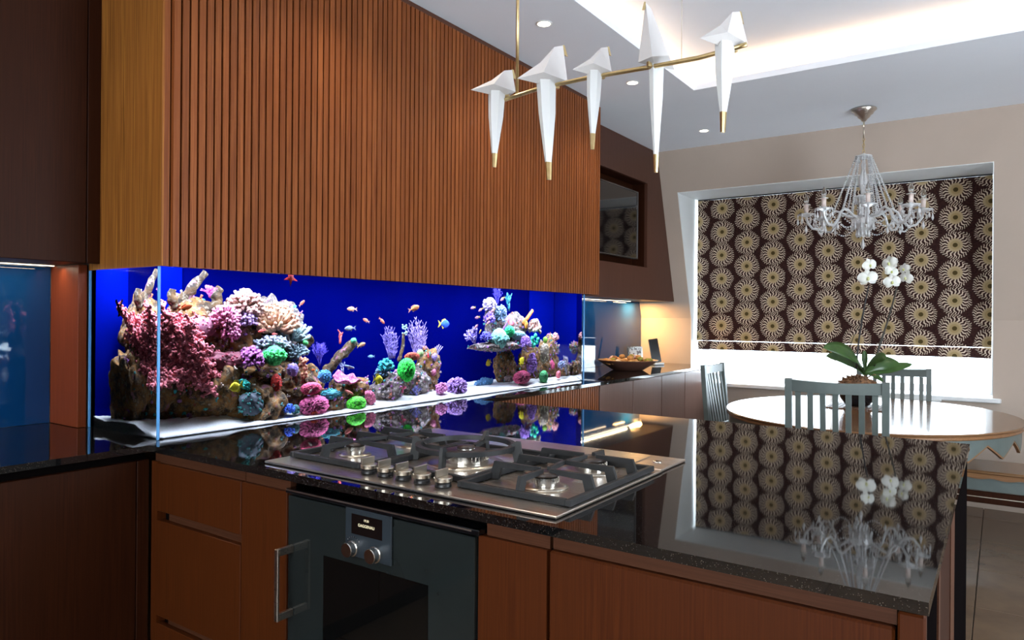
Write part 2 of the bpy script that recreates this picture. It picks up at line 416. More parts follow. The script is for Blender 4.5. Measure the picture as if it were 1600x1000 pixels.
def thing(name, label, cat, loc=(0, 0, 0), group=None, rz=0):
    o = bpy.data.objects.new(name, None); COL.objects.link(o); o.location = loc; o.rotation_euler = (0, 0, rz)
    o.empty_display_size = .05; o['_w'] = [0, 0, 0] if rz else list(loc)
    return tag(o, label, cat, group)
def local_thing(name, label, cat, loc, rz=0, group=None):
    """parts are given in local coordinates"""
    o = thing(name, label, cat, loc, group, rz); o['_w'] = [0, 0, 0]; return o
def struct(o): o['kind'] = 'structure'; return o
def copy_tree(o, parent=None):
    c = o.copy(); COL.objects.link(c); c.parent = parent
    for ch in list(o.children): copy_tree(ch, c)
    return c

# pixel of the photograph -> world point on a real plane (used only to read positions off the photo)
def ray(u, v):
    c, s_ = math.cos(-ROLL), math.sin(-ROLL); dx, dy = u-800, v-500
    X = c*dx-s_*dy; Y = s_*dx+c*dy
    return _F+_R*(X/FPX)-_U*((Y-(Y0-500))/FPX)
CAM = Vector((0, 0, CZ))
def onx(u, v, x): d = ray(u, v); return CAM+d*(x/d.x)
def ony(u, v, y): d = ray(u, v); return CAM+d*(y/d.y)
def onz(u, v, z): d = ray(u, v); return CAM+d*((z-CZ)/d.z)
def onf(u, v, f): return CAM+ray(u, v)*f
TX0, TX1, TY0, TY1 = 1.200, 3.935, 2.165, 2.600        # tank
def tank(u, v, y):
    """line of sight through the front (or left) pane, bent by the water, cut at depth y"""
    d = ray(u, v).normalized()
    if u < 244: n = Vector((1, 0, 0)); t = TX0/d.x
    else: n = Vector((0, 1, 0)); t = TY0/d.y
    p = CAM+d*t; c = d.dot(n); k = 1/1.333
    r = d*k+n*(math.sqrt(1-k*k*(1-c*c))-k*c)
    return p+r*((y-p.y)/r.y)
def tscale(u, v, y):
    return (tank(u, v-1, y)-tank(u, v, y)).length

ZC = .92; CEIL = 2.70

# ================================================================== THE ROOM
XW0, XW1, YL, YR = -2.15, 6.00, 2.83, -2.40
def slope_x(z): return 6.00 if z <= 1.32 else 5.56+(CEIL-z)*.32
fb = MB().box(XW0-.1, 6.45, YR-.1, YL+.1, -.06, -.012); floor = struct(fb.build('floor', 'grout'))
i = 0; T = .60
ty = .092
while ty-T > YR: ty -= T
x = -2.10
tiles = []
while x < 6.0:
    y = ty-T
    while y < YL:
        x0, x1, y0, y1 = max(x, XW0), min(x+T, 6.0), max(y, YR), min(y+T, YL)
        if x1-x0 > .02 and y1-y0 > .02:
            b = MB().bbox(x0+.002, x1-.002, y0+.002, y1-.002, -.011, 0, .0015)
            b.build('tile', 'tile', floor)
        y += T
    x += T
# window wall (sloping above, upright below), in four pieces round the window
WY0, WY1, WZ0, WZ1 = .045, 2.235, .775, 2.37
def wallpoly(z0, z1):
    p = [(slope_x(z0), z0)]
    if z0 < 1.32 < z1: p.append((6.00, 1.32))
    p += [(slope_x(z1), z1), (6.45, z1), (6.45, z0)]; return p
def wprism(mb, poly, y0, y1): return mb.prism(poly, lambda a, b: (a, y0, b), lambda a, b: (a, y1, b))
b = MB()
wprism(b, wallpoly(-.01, CEIL+.02), YR-.1, WY0); wprism(b, wallpoly(-.01, CEIL+.02), WY1, YL+.1)
wprism(b, wallpoly(-.01, WZ0-.03), WY0, WY1); wprism(b, wallpoly(WZ1, CEIL+.02), WY0, WY1)
struct(b.build('wall_front', 'wall'))
struct(MB().box(XW0-.1, 6.45, YL, YL+.1, -.01, CEIL+.3).build('wall_left', 'wall'))
b = MB().box(XW0-.1, 1.45, YR-.1, YR, -.01, CEIL).box(3.35, 6.45, YR-.1, YR, -.01, CEIL).box(1.45, 3.35, YR-.1, YR, 2.35, CEIL)
struct(b.build('wall_right', 'wall'))
b = MB().box(XW0-.1, XW0, YR, -1.25, -.01, CEIL).box(XW0-.1, XW0, 1.45, YL, -.01, CEIL).box(XW0-.1, XW0, -1.25, 1.45, -.01, .8).box(XW0-.1, XW0, -1.25, 1.45, 2.32, CEIL)
struct(b.build('wall_back', 'wall'))
# ceiling with the lit recess
CX0, CX1, CY0, CY1 = .12, 4.17, -1.80, 1.545
b = MB().box(XW0-.1, CX0, YR-.1, YL+.1, CEIL, CEIL+.02).box(CX1, 6.45, YR-.1, YL+.1, CEIL, CEIL+.02)
b.box(CX0, CX1, YR-.1, CY0, CEIL, CEIL+.02).box(CX0, CX1, CY1, YL+.1, CEIL, CEIL+.02)
e = .13
b.box(CX0-e-.05, CX1+e+.05, CY0-e-.05, CY1+e+.05, CEIL+.17, CEIL+.22)
for (x0, x1, y0, y1) in ((CX0-e-.05, CX0-e, CY0-e, CY1+e), (CX1+e, CX1+e+.05, CY0-e, CY1+e), (CX0-e, CX1+e, CY0-e-.05, CY0-e), (CX0-e, CX1+e, CY1+e, CY1+e+.05)):
    b.box(x0, x1, y0, y1, CEIL+.02, CEIL+.17)
ceiling = struct(b.build('ceiling', 'ceil'))
for (x0, x1, y0, y1) in ((CX0-.02, CX0, CY0-.02, CY1+.02), (CX1, CX1+.02, CY0-.02, CY1+.02), (CX0, CX1, CY1, CY1+.02), (CX0, CX1, CY0-.02, CY0)):
    MB().box(x0, x1, y0, y1, CEIL+.02, CEIL+.035).build('cove_lip', 'ceil', ceiling)
# window 1: reveal, frame, sashes, panes, board
b = MB()
pl = [(slope_x(WZ0)+.001, WZ0), (6.001, 1.32), (slope_x(WZ1)+.001, WZ1), (6.36, WZ1), (6.36, WZ0)]
wprism(b, pl, WY1-.006, WY1-.0005); wprism(b, pl, WY0+.0005, WY0+.006)
b.box(slope_x(WZ1)+.004, 6.36, WY0+.006, WY1-.006, WZ1-.006, WZ1-.0005)
w1 = struct(b.build('window_1', 'reveal'))
f = MB()
for (y0, y1, z0, z1) in ((WY0+.006, WY0+.06, WZ0, WZ1-.006), (WY1-.06, WY1-.006, WZ0, WZ1-.006), (WY0+.06, WY1-.06, WZ0, WZ0+.05), (WY0+.06, WY1-.06, WZ1-.056, WZ1-.006)):
    f.box(6.30, 6.36, y0, y1, z0, z1)
f.build('window_frame', 'white', w1)
MB().box(6.305, 6.355, 1.12, 1.16, WZ0+.05, WZ1-.056).build('mullion', 'white', w1)
for (y0, y1) in ((WY0+.06, 1.12), (1.16, WY1-.06)): MB().box(6.327, 6.331, y0, y1, WZ0+.05, WZ1-.056).build('pane', 'pane', w1)
MB().bbox(5.955, 6.36, -.005, WY1+.04, WZ0-.032, WZ0, .006).build('window_sill', 'white', w1)
# unseen openings to the right and behind, added to carry the daylight
def opening(name, bx, mull):
    o = struct(bx.build(name, 'white')); mull.build('mullion', 'white', o); return o
x0, x1 = 1.45, 3.35
b = MB().box(x0, x0+.06, YR-.08, YR-.02, 0, 2.35).box(x1-.06, x1, YR-.08, YR-.02, 0, 2.35).box(x0+.06, x1-.06, YR-.08, YR-.02, 2.28, 2.35).box(x0+.06, x1-.06, YR-.08, YR-.02, 0, .07)
opening('added_opening_right', b, MB().box(2.36, 2.44, YR-.08, YR-.02, .07, 2.28))
b = MB().box(XW0-.08, XW0-.02, -1.25, -1.19, .8, 2.32).box(XW0-.08, XW0-.02, 1.39, 1.45, .8, 2.32).box(XW0-.08, XW0-.02, -1.19, 1.39, .8, .86).box(XW0-.08, XW0-.02, -1.19, 1.39, 2.26, 2.32)
opening('window_2', b, MB().box(XW0-.08, XW0-.02, .07, .13, .86, 2.26))

# ------------------------------------------------------------------ roman blind and radiator
bl = MB()
nY = 24
def sheet(mb, xf, y0, y1, zz, th):
    n = len(zz); o = len(mb.v)
    for side in (0, 1):
        for z in zz:
            for k in range(nY+1):
                y = y0+(y1-y0)*k/nY
                mb.v.append((xf(z, y)+side*th, y, z))
    W = nY+1
    for side in (0, 1):
        for i in range(n-1):
            for k in range(nY):
                a = o+side*n*W+i*W+k; q = (a, a+1, a+1+W, a+W); mb.f.append(q if side else q[::-1])
    for i in (0, n-1):
        for k in range(nY):
            a = o+i*W+k; mb.f.append((a, a+1, a+1+n*W, a+n*W))
    for i in range(n-1):
        for k in (0, nY):
            a = o+i*W+k; mb.f.append((a, a+W, a+W+n*W, a+n*W))
BY0, BY1 = .056, 2.212
zz = [1.127+(2.352-1.127)*i/30 for i in range(31)]
sheet(bl, lambda z, y: 6.095+.004*math.sin(z*9+1)+.003*math.sin(y*5)+(.012 if z < 1.13 else 0)*0, BY0, BY1, zz, .004)
BO = Vector((6.1, 1.996, 2.272))
blind = bl.build('roman_blind', 'blind', org=BO)
tag(blind, 'patterned roman blind with cream sunbursts on dark brown, drawn almost down the window', 'blind')
fl = MB(); sheet(fl, lambda z, y: 6.118, BY0+.002, BY1-.002, [1.048+.0125*i for i in range(7)], .005)
o = fl.build('blind_fold', 'blind', blind); o['_w'] = list(BO)
MB().tube([(6.128, BY0+.01, 1.056), (6.128, BY1-.01, 1.056)], .006, 8).build('bottom_bar', 'white', blind)
MB().bbox(6.09, 6.13, BY0, BY1, 2.353, 2.363, .002).build('headrail', 'black', blind)

r = MB()
rad = r.bbox(5.945, 5.985, .36, 1.00, .16, .735, .006).build('radiator', 'white'); tag(rad, 'low white panel radiator under the window, behind the dining table', 'radiator')
MB().bbox(5.935, 5.992, .35, 1.01, .735, .748, .003).build('top_grille', 'white', rad)
for k in range(9): MB().box(5.939, 5.945, .40+k*.064, .43+k*.064, .20, .70).build('flute', 'white', rad)

# ================================================================== WORKTOP
b = MB()
SL = .019
poly = [(-1.6, YL-.004), (-1.6, 2.099), (1.140, 2.099), (1.140, .080), (2.692, .080), (2.692, 2.030), (5.995, 2.030), (5.995, YL-.004)]
b.prism(poly, lambda a, c: (a, c, ZC), lambda a, c: (a, c, ZC-SL)); b.m.append('fix')
wt = b.build('granite_worktop', 'granite')
tag(wt, 'polished black speckled granite worktop running left, along the aquarium and out over the peninsula', 'worktop')

# ------------------------------------------------------------------ left run of base cabinets (face y = 2.13)
def door(parent, name, box, mat, ch=.0015): return MB().bbox(*box, ch).build(name, mat, parent)
t = thing('base_cabinet', 'wooden base cabinet, coloured dark for shade, under the left worktop with flush plain doors', 'cabinet', (.3, 2.5, 0))
MB().box(-1.6, 1.16, 2.16, 2.80, .10, .895).build('carcass', 'blackgap', t)
door(t, 'door', (-.55, .165, 2.130, 2.150, .12, .872), 'sapele_dark_shaded'); door(t, 'door', (-1.30, -.554, 2.130, 2.150, .12, .872), 'sapele_dark_shaded')
door(t, 'door', (.168, 1.1165, 2.130, 2.150, .12, .872), 'sapele_dark_shaded'); door(t, 'corner_filler', (1.1195, 1.156, 2.130, 2.150, .10, .872), 'sapele_dark_shaded')
MB().box(-1.6, 1.15, 2.22, 2.24, 0, .10).build('kickboard', 'blackgap', t)
# ------------------------------------------------------------------ peninsula front (faces -X)
FX = 1.158
def channel(t, y0, y1): MB().box(FX+.012, FX+.03, y0, y1, .866, .9005).build('channel', 'channel', t)
t = thing('drawer_unit', 'reddish wooden drawer unit with recessed grip slots in the inner corner', 'drawer unit', (1.5, 1.88, 0))
MB().box(FX+.03, 1.75, 1.672, 2.125, .10, .899).build('carcass', 'blackgap', t)
MB().box(FX+.003, FX+.03, 2.0925, 2.125, .10, .868).build('stile', 'sapele', t)
channel(t, 1.672, 2.12)
for z0, z1 in ((.722, .866), (.408, .694), (.10, .385)):
    door(t, 'drawer', (FX, FX+.02, 1.675, 2.090, z0, z1), 'sapele')
for z in (.694, .385):
    MB().box(FX+.016, FX+.029, 1.675, 2.050, z+.001, z+.0275).build('grip_slot', 'channel', t)
t = thing('tall_panel_cabinet', 'narrow wooden cabinet front between the drawer unit and the oven', 'cabinet', (1.5, 1.57, 0))
MB().box(FX+.025, 1.75, 1.485, 1.668, .10, .899).build('carcass', 'blackgap', t)
door(t, 'door', (FX, FX+.02, 1.484, 1.6715, .10, .866), 'sapele'); channel(t, 1.484, 1.668)
# oven
t = thing('built_in_oven', 'built-in oven with anthracite glass door and bar handle below the gas hob', 'oven', (1.45, 1.17, .28))
MB().box(FX+.02, 1.72, .883, 1.466, .285, .862).build('body', 'black', t)
MB().bbox(1.146, 1.19, .866, 1.474, .8675, .8795, .002).build('top_trim', 'blackgloss', t)
MB().box(1.1445, 1.146, .885, 1.470, .875, .8785).build('trim_edge', 'steel', t)
OX = 1.150
DY0, DY1, DZ0, DZ1 = .880, 1.468, .285, .862
b = MB().bbox(OX, OX+.028, DY0, DY1, DZ0, DZ1, .002)
dr = b.build('oven_door', 'ovenglass', t)
MB().box(OX-.0006, OX, 1.003, 1.335, .36, .738).build('door_window', 'screen', dr)
MB().bbox(OX-.0075, OX-.001, 1.106, 1.253, .758, .868, .002).build('control_panel', 'ovenpanel', t)
cp = [c for c in t.children if c.name.startswith('control_panel')][0]
MB().box(OX-.0083, OX-.0075, 1.133, 1.231, .811, .857).build('display', 'display', cp)
def text_mesh(txt, size):
    cu = bpy.data.curves.new('t', 'FONT'); cu.body = txt; cu.size = size; cu.align_x = 'CENTER'; cu.align_y = 'CENTER'; cu.extrude = .0001
    o = bpy.data.objects.new('t', cu); COL.objects.link(o)
    bpy.context.view_layer.update(); me = bpy.data.meshes.new_from_object(o)
    V = [tuple(v.co) for v in me.vertices]; Fc = [tuple(p.vertices) for p in me.polygons]
    bpy.data.objects.remove(o); bpy.data.curves.remove(cu); return V, Fc
b = MB()
for txt, sz, cy_, cz_ in (('19:30', .0075, 1.183, .8465), ('GAGGENAU', .0095, 1.183, .8335)):
    V, Fc = text_mesh(txt, sz); b.add([(OX-.0085-p[2], cy_-p[0], cz_+p[1]) for p in V], Fc)
b.build('display_text', 'displaytext', cp)
b = MB()
for a in range(-3, 4):
    an = a*.28; b.box(OX-.0078, OX-.0075, 1.225-math.sin(an)*.0245-.0007, 1.225-math.sin(an)*.0245+.0007, .779+math.cos(an)*.0245-.0012, .779+math.cos(an)*.0245+.0012)
b.build('dial_marks', 'nickel', cp)
for ky in (1.2235, 1.1495):
    b = MB().lathe([(.0185, OX-.0075), (.0185, OX-.015), (.0165, OX-.0155), (.0165, OX-.030), (.0158, OX-.0315), (.0001, OX-.0315)], (0, ky, .7785), 40, 'x')
    k = b.build('control_knob', 'chrome', t, True)
    for p in k.data.polygons: p.use_smooth = False
# handle
hd = MB().bbox(1.100, 1.1065, 1.4425, 1.4555, .566, .742, .001).build('handle', 'steel', t)
for z0, z1 in ((.566, .584), (.724, .742)): MB().bbox(1.1065, OX-.0005, 1.4440, 1.4540, z0, z1, .001).build('handle_bracket', 'steel', hd)
# right cabinets of the peninsula
t = thing('narrow_door_cabinet', 'wooden base cabinet with one plain door immediately right of the oven', 'cabinet', (1.5, .79, 0))
MB().box(FX+.025, 1.75, .710, .876, .10, .8645).build('carcass', 'blackgap', t); door(t, 'door', (FX, FX+.02, .7125, .877, .10, .866), 'sapele')
channel(t, .712, .863)
t = thing('wide_door_cabinet', 'wide wooden base cabinet door at the right end of the peninsula', 'cabinet', (1.5, .41, 0))
MB().box(FX+.025, 1.75, .122, .705, .10, .899).build('carcass', 'blackgap', t); door(t, 'door', (FX, FX+.02, .1235, .7075, .10, .867), 'sapele', .004)
MB().box(FX+.012, FX+.03, .122, .705, .868, .9005).build('channel', 'channel', t)
t = thing('peninsula_end_panel', 'dark end panel of the peninsula with upright wooden post and light edge strips', 'panel', (1.9, .1, 0))
MB().bbox(1.148, 1.168, .084, .119, .10, .896, .003).build('end_post', 'sapele', t)
MB().box(1.168, 1.390, .086, .118, 0, .900).build('black_board', 'blackgap', t)
MB().box(1.390, 1.425, .083, .118, 0, .900).build('edge_strip', 'channel', t)
MB().box(1.425, 1.740, .085, .118, 0, .900).build('red_board', 'sapele_dark_shaded', t)
MB().box(1.740, 1.880, .083, .118, 0, .900).build('edge_strip', 'channel', t)
MB().box(1.880, 2.640, .085, .118, 0, .900).build('black_board', 'blackgap', t)
t = thing('peninsula_back_panel', 'plain wooden back of the peninsula facing the dining table', 'panel', (2.6, 1.1, 0))
MB().box(2.62, 2.645, .119, 2.04, 0, .900).build('back_board', 'sapele', t)
MB().box(1.76, 2.61, .12, 2.10, .05, .06).build('base_board', 'blackgap', t)

# ------------------------------------------------------------------ far run under the aquarium: slatted front and flush doors
t = thing('slatted_base_cabinet', 'vertically slatted wooden base front under the aquarium behind the peninsula', 'cabinet', (3.3, 2.4, 0))
MB().box(2.70, 3.955, 2.078, 2.80, .05, .897).build('carcass', 'slatback', t)
x = 2.712
k = 0
while x < 3.94:
    MB().box(x, x+.018, 2.056, 2.0775, .06, .893).build('slat', 'slat', t); x += .0275
for i, (x0, x1) in enumerate(((3.962, 4.440), (4.446, 4.935), (4.941, 5.400), (5.406, 5.990))):
    t = thing('flush_door_cabinet', ['first', 'second', 'third', 'last'][i]+' satin brown flush door cabinet from the aquarium, under the far worktop', 'cabinet', ((x0+x1)/2, 2.4, 0), 'satin brown cabinets under the far worktop')
    MB().box(x0, x1, 2.078, 2.80, .10, .897).build('carcass', 'blackgap', t)
    door(t, 'door', (x0+.001, x1-.001, 2.056, 2.0765, .10, .893), 'farcab', .002)
    MB().box(x0, x1, 2.12, 2.13, 0, .10).build('kickboard', 'blackgap', t)

# ================================================================== UPPER CABINETS
t = thing('slatted_wall_cabinet', 'tall overhead cabinet of vertical walnut slats above the aquarium', 'cabinet', (2.6, 2.5, 1.463))
MB().box(1.20, 4.085, 2.164, 2.82, 1.580, 2.694).build('carcass', 'slatback', t)
MB().box(1.20, 4.085, 2.150, 2.163, 1.463, 1.579).build('front_rail', 'slatback', t)
MB().box(3.945, 4.085, 2.164, 2.82, 1.463, 1.579).build('side_box', 'slatback', t)
MB().box(1.2, 4.085, 2.145, 2.163, 2.668, 2.698).build('top_strip', 'tvwood', t)
MB().box(1.1928, 1.1995, 2.140, 2.598, 1.463, 2.698).build('end_panel', 'oak', t)
MB().box(1.1995, 1.218, 2.140, 2.149, 1.463, 2.667).build('edge_slat', 'slat', t)
rs = random.Random(3)
x = 1.2235
while x+.02 < 4.085:
    wd = .0215+rs.uniform(-.001, .001)
    MB().box(x, min(x+wd, 4.085), 2.128, 2.1625 if x > 1.25 else 2.149, 1.463, 2.667).build('slat', 'slat', t); x += .0283
t = thing('wall_cabinet', 'dark flat-fronted wall cabinet above the blue splashback on the left', 'cabinet', (.2, 2.67, 1.483))
MB().box(-1.6, 1.192, 2.542, 2.82, 1.489, 2.698).build('carcass', 'sapele_dark_shaded', t)
for x0, x1 in ((.36, 1.1475), (-.44, .357), (-1.24, -.443)): door(t, 'door', (x0, x1, 2.520, 2.541, 1.483, 2.696), 'sapele_dark_shaded')
door(t, 'filler', (1.1505, 1.192, 2.520, 2.541, 1.483, 2.696), 'sapele_dark_shaded')
MB().box(-1.6, 1.155, 2.545, 2.81, 1.4835, 1.4885).build('underside', 'sapele', t)
# TV unit
t = thing('television_wall_unit', 'smoked brown wall unit with sloping right edge and recessed television niche', 'cabinet', (5, 2.6, 1.465))
ZB = 1.465; NX0, NX1, NZ0, NZ1 = 4.24, 5.365, 1.728, 2.410
def yprism(mb, poly, y0, y1): return mb.prism(poly, lambda a, c: (a, y0, c), lambda a, c: (a, y1, c))
b = MB().box(4.09, NX0, 2.37, 2.395, ZB, CEIL-.002).box(NX0, NX1, 2.37, 2.395, ZB, NZ0).box(NX0, NX1, 2.37, 2.395, NZ1, CEIL-.002)
yprism(b, [(NX1, ZB), (slope_x(ZB)-.004, ZB), (slope_x(CEIL-.002)-.004, CEIL-.002), (NX1, CEIL-.002)], 2.37, 2.395)
b.build('front_panel', 'tvwood', t)
b = MB().box(NX0-.01, NX1+.01, 2.50, 2.51, NZ0-.01, NZ1+.01).box(NX0-.01, NX0, 2.395, 2.5, NZ0-.01, NZ1+.01).box(NX1, NX1+.01, 2.395, 2.5, NZ0-.01, NZ1+.01).box(NX0, NX1, 2.395, 2.5, NZ0-.01, NZ0).box(NX0, NX1, 2.395, 2.5, NZ1, NZ1+.01)
b.build('niche', 'sapele_dark_shaded', t)
b = MB(); yprism(b, [(4.09, ZB), (slope_x(ZB)-.004, ZB), (slope_x(ZB+.02)-.004, ZB+.02), (4.09, ZB+.02)], 2.395, 2.81); b.build('bottom_panel', 'tvwood', t)
t = thing('television', 'flat black television set in the brown wall unit niche reflecting the blind', 'television', (4.78, 2.45, 1.79))
b = MB().box(4.31, 5.262, 2.402, 2.44, 1.790, 1.796).box(4.31, 5.262, 2.402, 2.44, 2.321, 2.327).box(4.31, 4.316, 2.402, 2.44, 1.796, 2.321).box(5.256, 5.262, 2.402, 2.44, 1.796, 2.321)
b.build('bezel', 'tvbezel', t); MB().box(4.316, 5.256, 2.408, 2.440, 1.796, 2.321).build('screen', 'tvscreen', t)
MB().box(4.5, 5.1, 2.44, 2.499, 1.9, 2.2).build('wall_bracket', 'black', t)

# splashbacks
o = MB().box(-1.6, 1.163, 2.818, 2.829, ZC+.001, 1.482).build('glass_splashback', 'splash'); tag(o, 'dark blue back-painted glass splashback on the left worktop', 'splashback')
o = MB().bbox(1.165, 1.194, 2.612, 2.817, ZC+.001, 1.482, .001).build('side_board', 'panelred'); tag(o, 'upright reddish wooden board between the left splashback and the aquarium', 'panel')
o = MB().box(4.02, 5.994, 2.700, 2.710, ZC+.001, 1.464).build('glass_splashback', 'splash'); tag(o, 'blue glass splashback behind the bowl, right of the aquarium', 'splashback')
MB().box(3.95, 5.994, 2.711, 2.829, ZC+.001, 1.46).build('splashback_support', 'wall'); struct(bpy.data.objects['splashback_support'])
b = MB().box(-.3, 1.16, 2.78, 2.79, 1.4815, 1.4830); o = b.build('led_strip', 'led'); tag(o, 'glowing light strip under the left wall cabinet', 'light strip')
b = MB().box(4.10, 5.72, 2.676, 2.684, 1.4625, 1.4645); o = b.build('led_strip', 'led'); tag(o, 'glowing light strip under the television wall unit', 'light strip')

# ================================================================== GAS HOB
HX0, HX1, HY0, HY1 = 1.180, 1.700, .705, 1.605
HZ = .9272
t = thing('gas_hob', 'wide stainless steel gas hob with five burners set in the granite peninsula', 'hob', (1.44, 1.155, .9205))
MB().bbox(HX0, HX1, HY0, HY1, ZC+.0014, HZ, .0015).build('hob_plate', 'steel', t)
MB().box(HX0+.004, HX1, HY0+.004, HY1-.004, ZC+.0003, ZC+.0013).build('plate_seal', 'black', t)
GZ0, GZ1, GT = HZ+.001, HZ+.015, HZ+.043      # grate frame bottom/top, finger top
def burner(c, r, k=1):
    bz = HZ+.0005
    n = int(22*k)
    fl_ = MB().lathe([(r*1.75, bz), (r*1.7, bz+.003), (r*1.15, bz+.004), (.0005, bz+.0045)], (c[0], c[1], 0), 40).build('burner_well', 'nickel', t, True)
    b = MB().lathe([(r*.92, bz+.005), (r*.92, bz+.012), (r*1.0, bz+.013), (r*1.0, bz+.024), (r*.9, bz+.025)], (c[0], c[1], 0), 44)
    for i in range(n):
        a = 2*PI*i/n; cx, cy_ = c[0]+math.cos(a)*r*1.0, c[1]+math.sin(a)*r*1.0
        b.obar((cx, cy_, bz+.013), (cx, cy_, bz+.0245), r*.11, r*.10, (math.cos(a), math.sin(a), 0))
    b.build('burner_ring', 'chrome', t)
    MB().lathe([(r*.9, bz+.0255), (r*1.06, bz+.027), (r*1.08, bz+.031), (r*1.0, bz+.034), (.0005, bz+.035)], (c[0], c[1], 0), 44).build('burner_cap', 'cap', t, True)
BUR = [((1.379, 1.475), .026), ((1.590, 1.440), .036), ((1.585, .850), .041), ((1.372, .850), .031)]
for c, r in BUR: burner(c, r)
burner((1.475, 1.160), .058, 1.6)
bz = HZ
MB().lathe([(.022, bz+.036), (.024, bz+.040), (.0225, bz+.046), (.0005, bz+.047)], (1.475, 1.160, 0), 30).build('inner_cap', 'cap', t, True)
b = MB().lathe([(.0235, bz+.034), (.0235, bz+.041)], (1.475, 1.160, 0), 30); b.build('inner_ring', 'chrome', t, True)
def frame(b, x0, x1, y0, y1, wd=.013):
    b.bbox(x0, x1, y0, y0+wd, GZ0, GZ1, .0015); b.bbox(x0, x1, y1-wd, y1, GZ0, GZ1, .0015)
    b.bbox(x0, x0+wd, y0+wd, y1-wd, GZ0, GZ1, .0015); b.bbox(x1-wd, x1, y0+wd, y1-wd, GZ0, GZ1, .0015)
def finger(b, p, q, wd=.009, drop=.016):
    """cast finger rising from the frame at p and reaching inwards to q; profile drawn in the vertical plane through p and q"""
    p, q = Vector((*p, 0)), Vector((*q, 0)); d = (q-p); L = d.length; d.normalize(); sd = Vector((-d.y, d.x, 0))*wd/2
    poly = [(0, GZ0), (.014, GT), (L, GT), (L, GT-.010), (.034, GT-.014), (.026, GZ0)]
    b.prism(poly, lambda a, z: tuple(p+d*a+sd+Vector((0, 0, z))), lambda a, z: tuple(p+d*a-sd+Vector((0, 0, z))))
def grate(x0, x1, y0, y1, burners, left):
    b = MB(); frame(b, x0, x1, y0, y1)
    xm = (burners[0][0][0]+burners[1][0][0])/2
    for (c, r) in burners:
        g = r*.45
        finger(b, (c[0], y0+.004), (c[0], c[1]-g)); finger(b, (c[0], y1-.004), (c[0], c[1]+g))
    c, r = burners[0]; finger(b, (x0+.004, c[1]), (c[0]-r*.45, c[1])); 
    c2, r2_ = burners[1]; finger(b, (x1-.004, c2[1]), (c2[0]+r2_*.45, c2[1]))
    # middle bridge
    finger(b, (xm, y0+.004), (xm, (y0+y1)/2)); finger(b, (xm, y1-.004), (xm, (y0+y1)/2))
    b.obar((c[0]+r*.5, c[1], GT-.005), (xm, (y0+y1)/2, GT-.005), .009, .010); b.obar((xm, (y0+y1)/2, GT-.005), (c2[0]-r2_*.5, c2[1], GT-.005), .009, .010)
    b.m.append('fix'); return b.build('pan_support', 'castiron', t)
grate(1.250, 1.672, 1.312, 1.590, (BUR[0], BUR[1]), True)
grate(1.250, 1.672, .714, 1.008, (BUR[3], BUR[2]), False)
b = MB()
x0, x1, y0, y1 = 1.290, 1.672, 1.014, 1.306
b.bbox(x0, x1, y0, y0+.010, GZ0, GZ1, .0015); b.bbox(x0, x1, y1-.010, y1, GZ0, GZ1, .0015); b.bbox(x1-.012, x1, y0+.01, y1-.01, GZ0, GZ1, .0015); b.bbox(x0, x0+.012, y0+.01, y1-.01, GZ0, GZ1, .0015)
wc = Vector((1.475, 1.160, 0)); WR, WZ = .128, .979
# wok ring: a flat band with four lugs
n = 64; o0 = len(b.v)
for k in range(n):
    a = 2*PI*k/n
    for rr, z in ((WR-.011, WZ-.011), (WR+.004, WZ-.012), (WR+.005, WZ), (WR-.009, WZ+.001)): b.v.append((wc.x+rr*math.cos(a), wc.y+rr*math.sin(a), z))
for k in range(n):
    for j in range(4):
        a = o0+k*4+j; c = o0+k*4+(j+1) % 4; d = o0+((k+1) % n)*4+(j+1) % 4; e_ = o0+((k+1) % n)*4+j; b.f.append((a, e_, d, c))
for a in (.25, PI/2+.35, PI+.25, 3*PI/2+.35):
    dx, dy = math.cos(a), math.sin(a)
    p = wc+Vector((dx, dy, 0))*(WR+.030); q = wc+Vector((dx, dy, 0))*.055
    sd = Vector((-dy, dx, 0))*.0045; L = (p-q).length
    poly = [(0, GZ0), (.010, WZ+.012), (.022, WZ+.012), (.048, WZ-.008), (L, WZ-.012), (L, WZ-.022), (.03, WZ-.020), (.024, GZ0)]
    d_ = (q-p).normalized()
    b.prism(poly, lambda s_, z, p=p, d_=d_, sd=sd: tuple(p+d_*s_+sd+Vector((0, 0, z))), lambda s_, z, p=p, d_=d_, sd=sd: tuple(p+d_*s_-sd+Vector((0, 0, z))))
b.m.append('fix'); b.build('wok_support', 'castiron', t)
for ky in (1.272, 1.216, 1.158, 1.100, 1.036):
    kx = 1.236
    b = MB().lathe([(.0195, HZ+.0005), (.019, HZ+.004), (.0175, HZ+.012), (.0005, HZ+.012)], (kx, ky, 0), 32); b.build('knob_base', 'black', t, True)
    b = MB().lathe([(.0172, HZ+.012), (.0205, HZ+.0135), (.0215, HZ+.0215), (.0205, HZ+.023), (.0005, HZ+.0232)], (kx, ky, 0), 36)
    b.bbox(kx-.0215, kx+.0215, ky+.0025, ky+.0075, HZ+.0232, HZ+.040, .001)
    b.m.append('fix'); b.build('control_knob', 'nickel', t)
t = thing('extractor_strip', 'flat stainless steel extractor strip behind the gas hob', 'extractor', (1.79, 1.155, .9205))
MB().bbox(1.704, 1.872, .708, 1.605, ZC+.0008, HZ+.0005, .002).build('cover', 'steel', t)
MB().bbox(1.722, 1.855, .80, 1.590, HZ+.0007, HZ+.0022, .0006).build('flap', 'steel', t)
MB().lathe([(.013, HZ+.0006), (.012, HZ+.0024), (.0005, HZ+.001)], (1.79, .757, 0), 24).build('push_button', 'chrome', t, True)
b = MB().lathe([(.007, .0012), (.0062, .0042), (.0005, .0045)], (1.192+.02, 1.02, HZ-.001), 20)

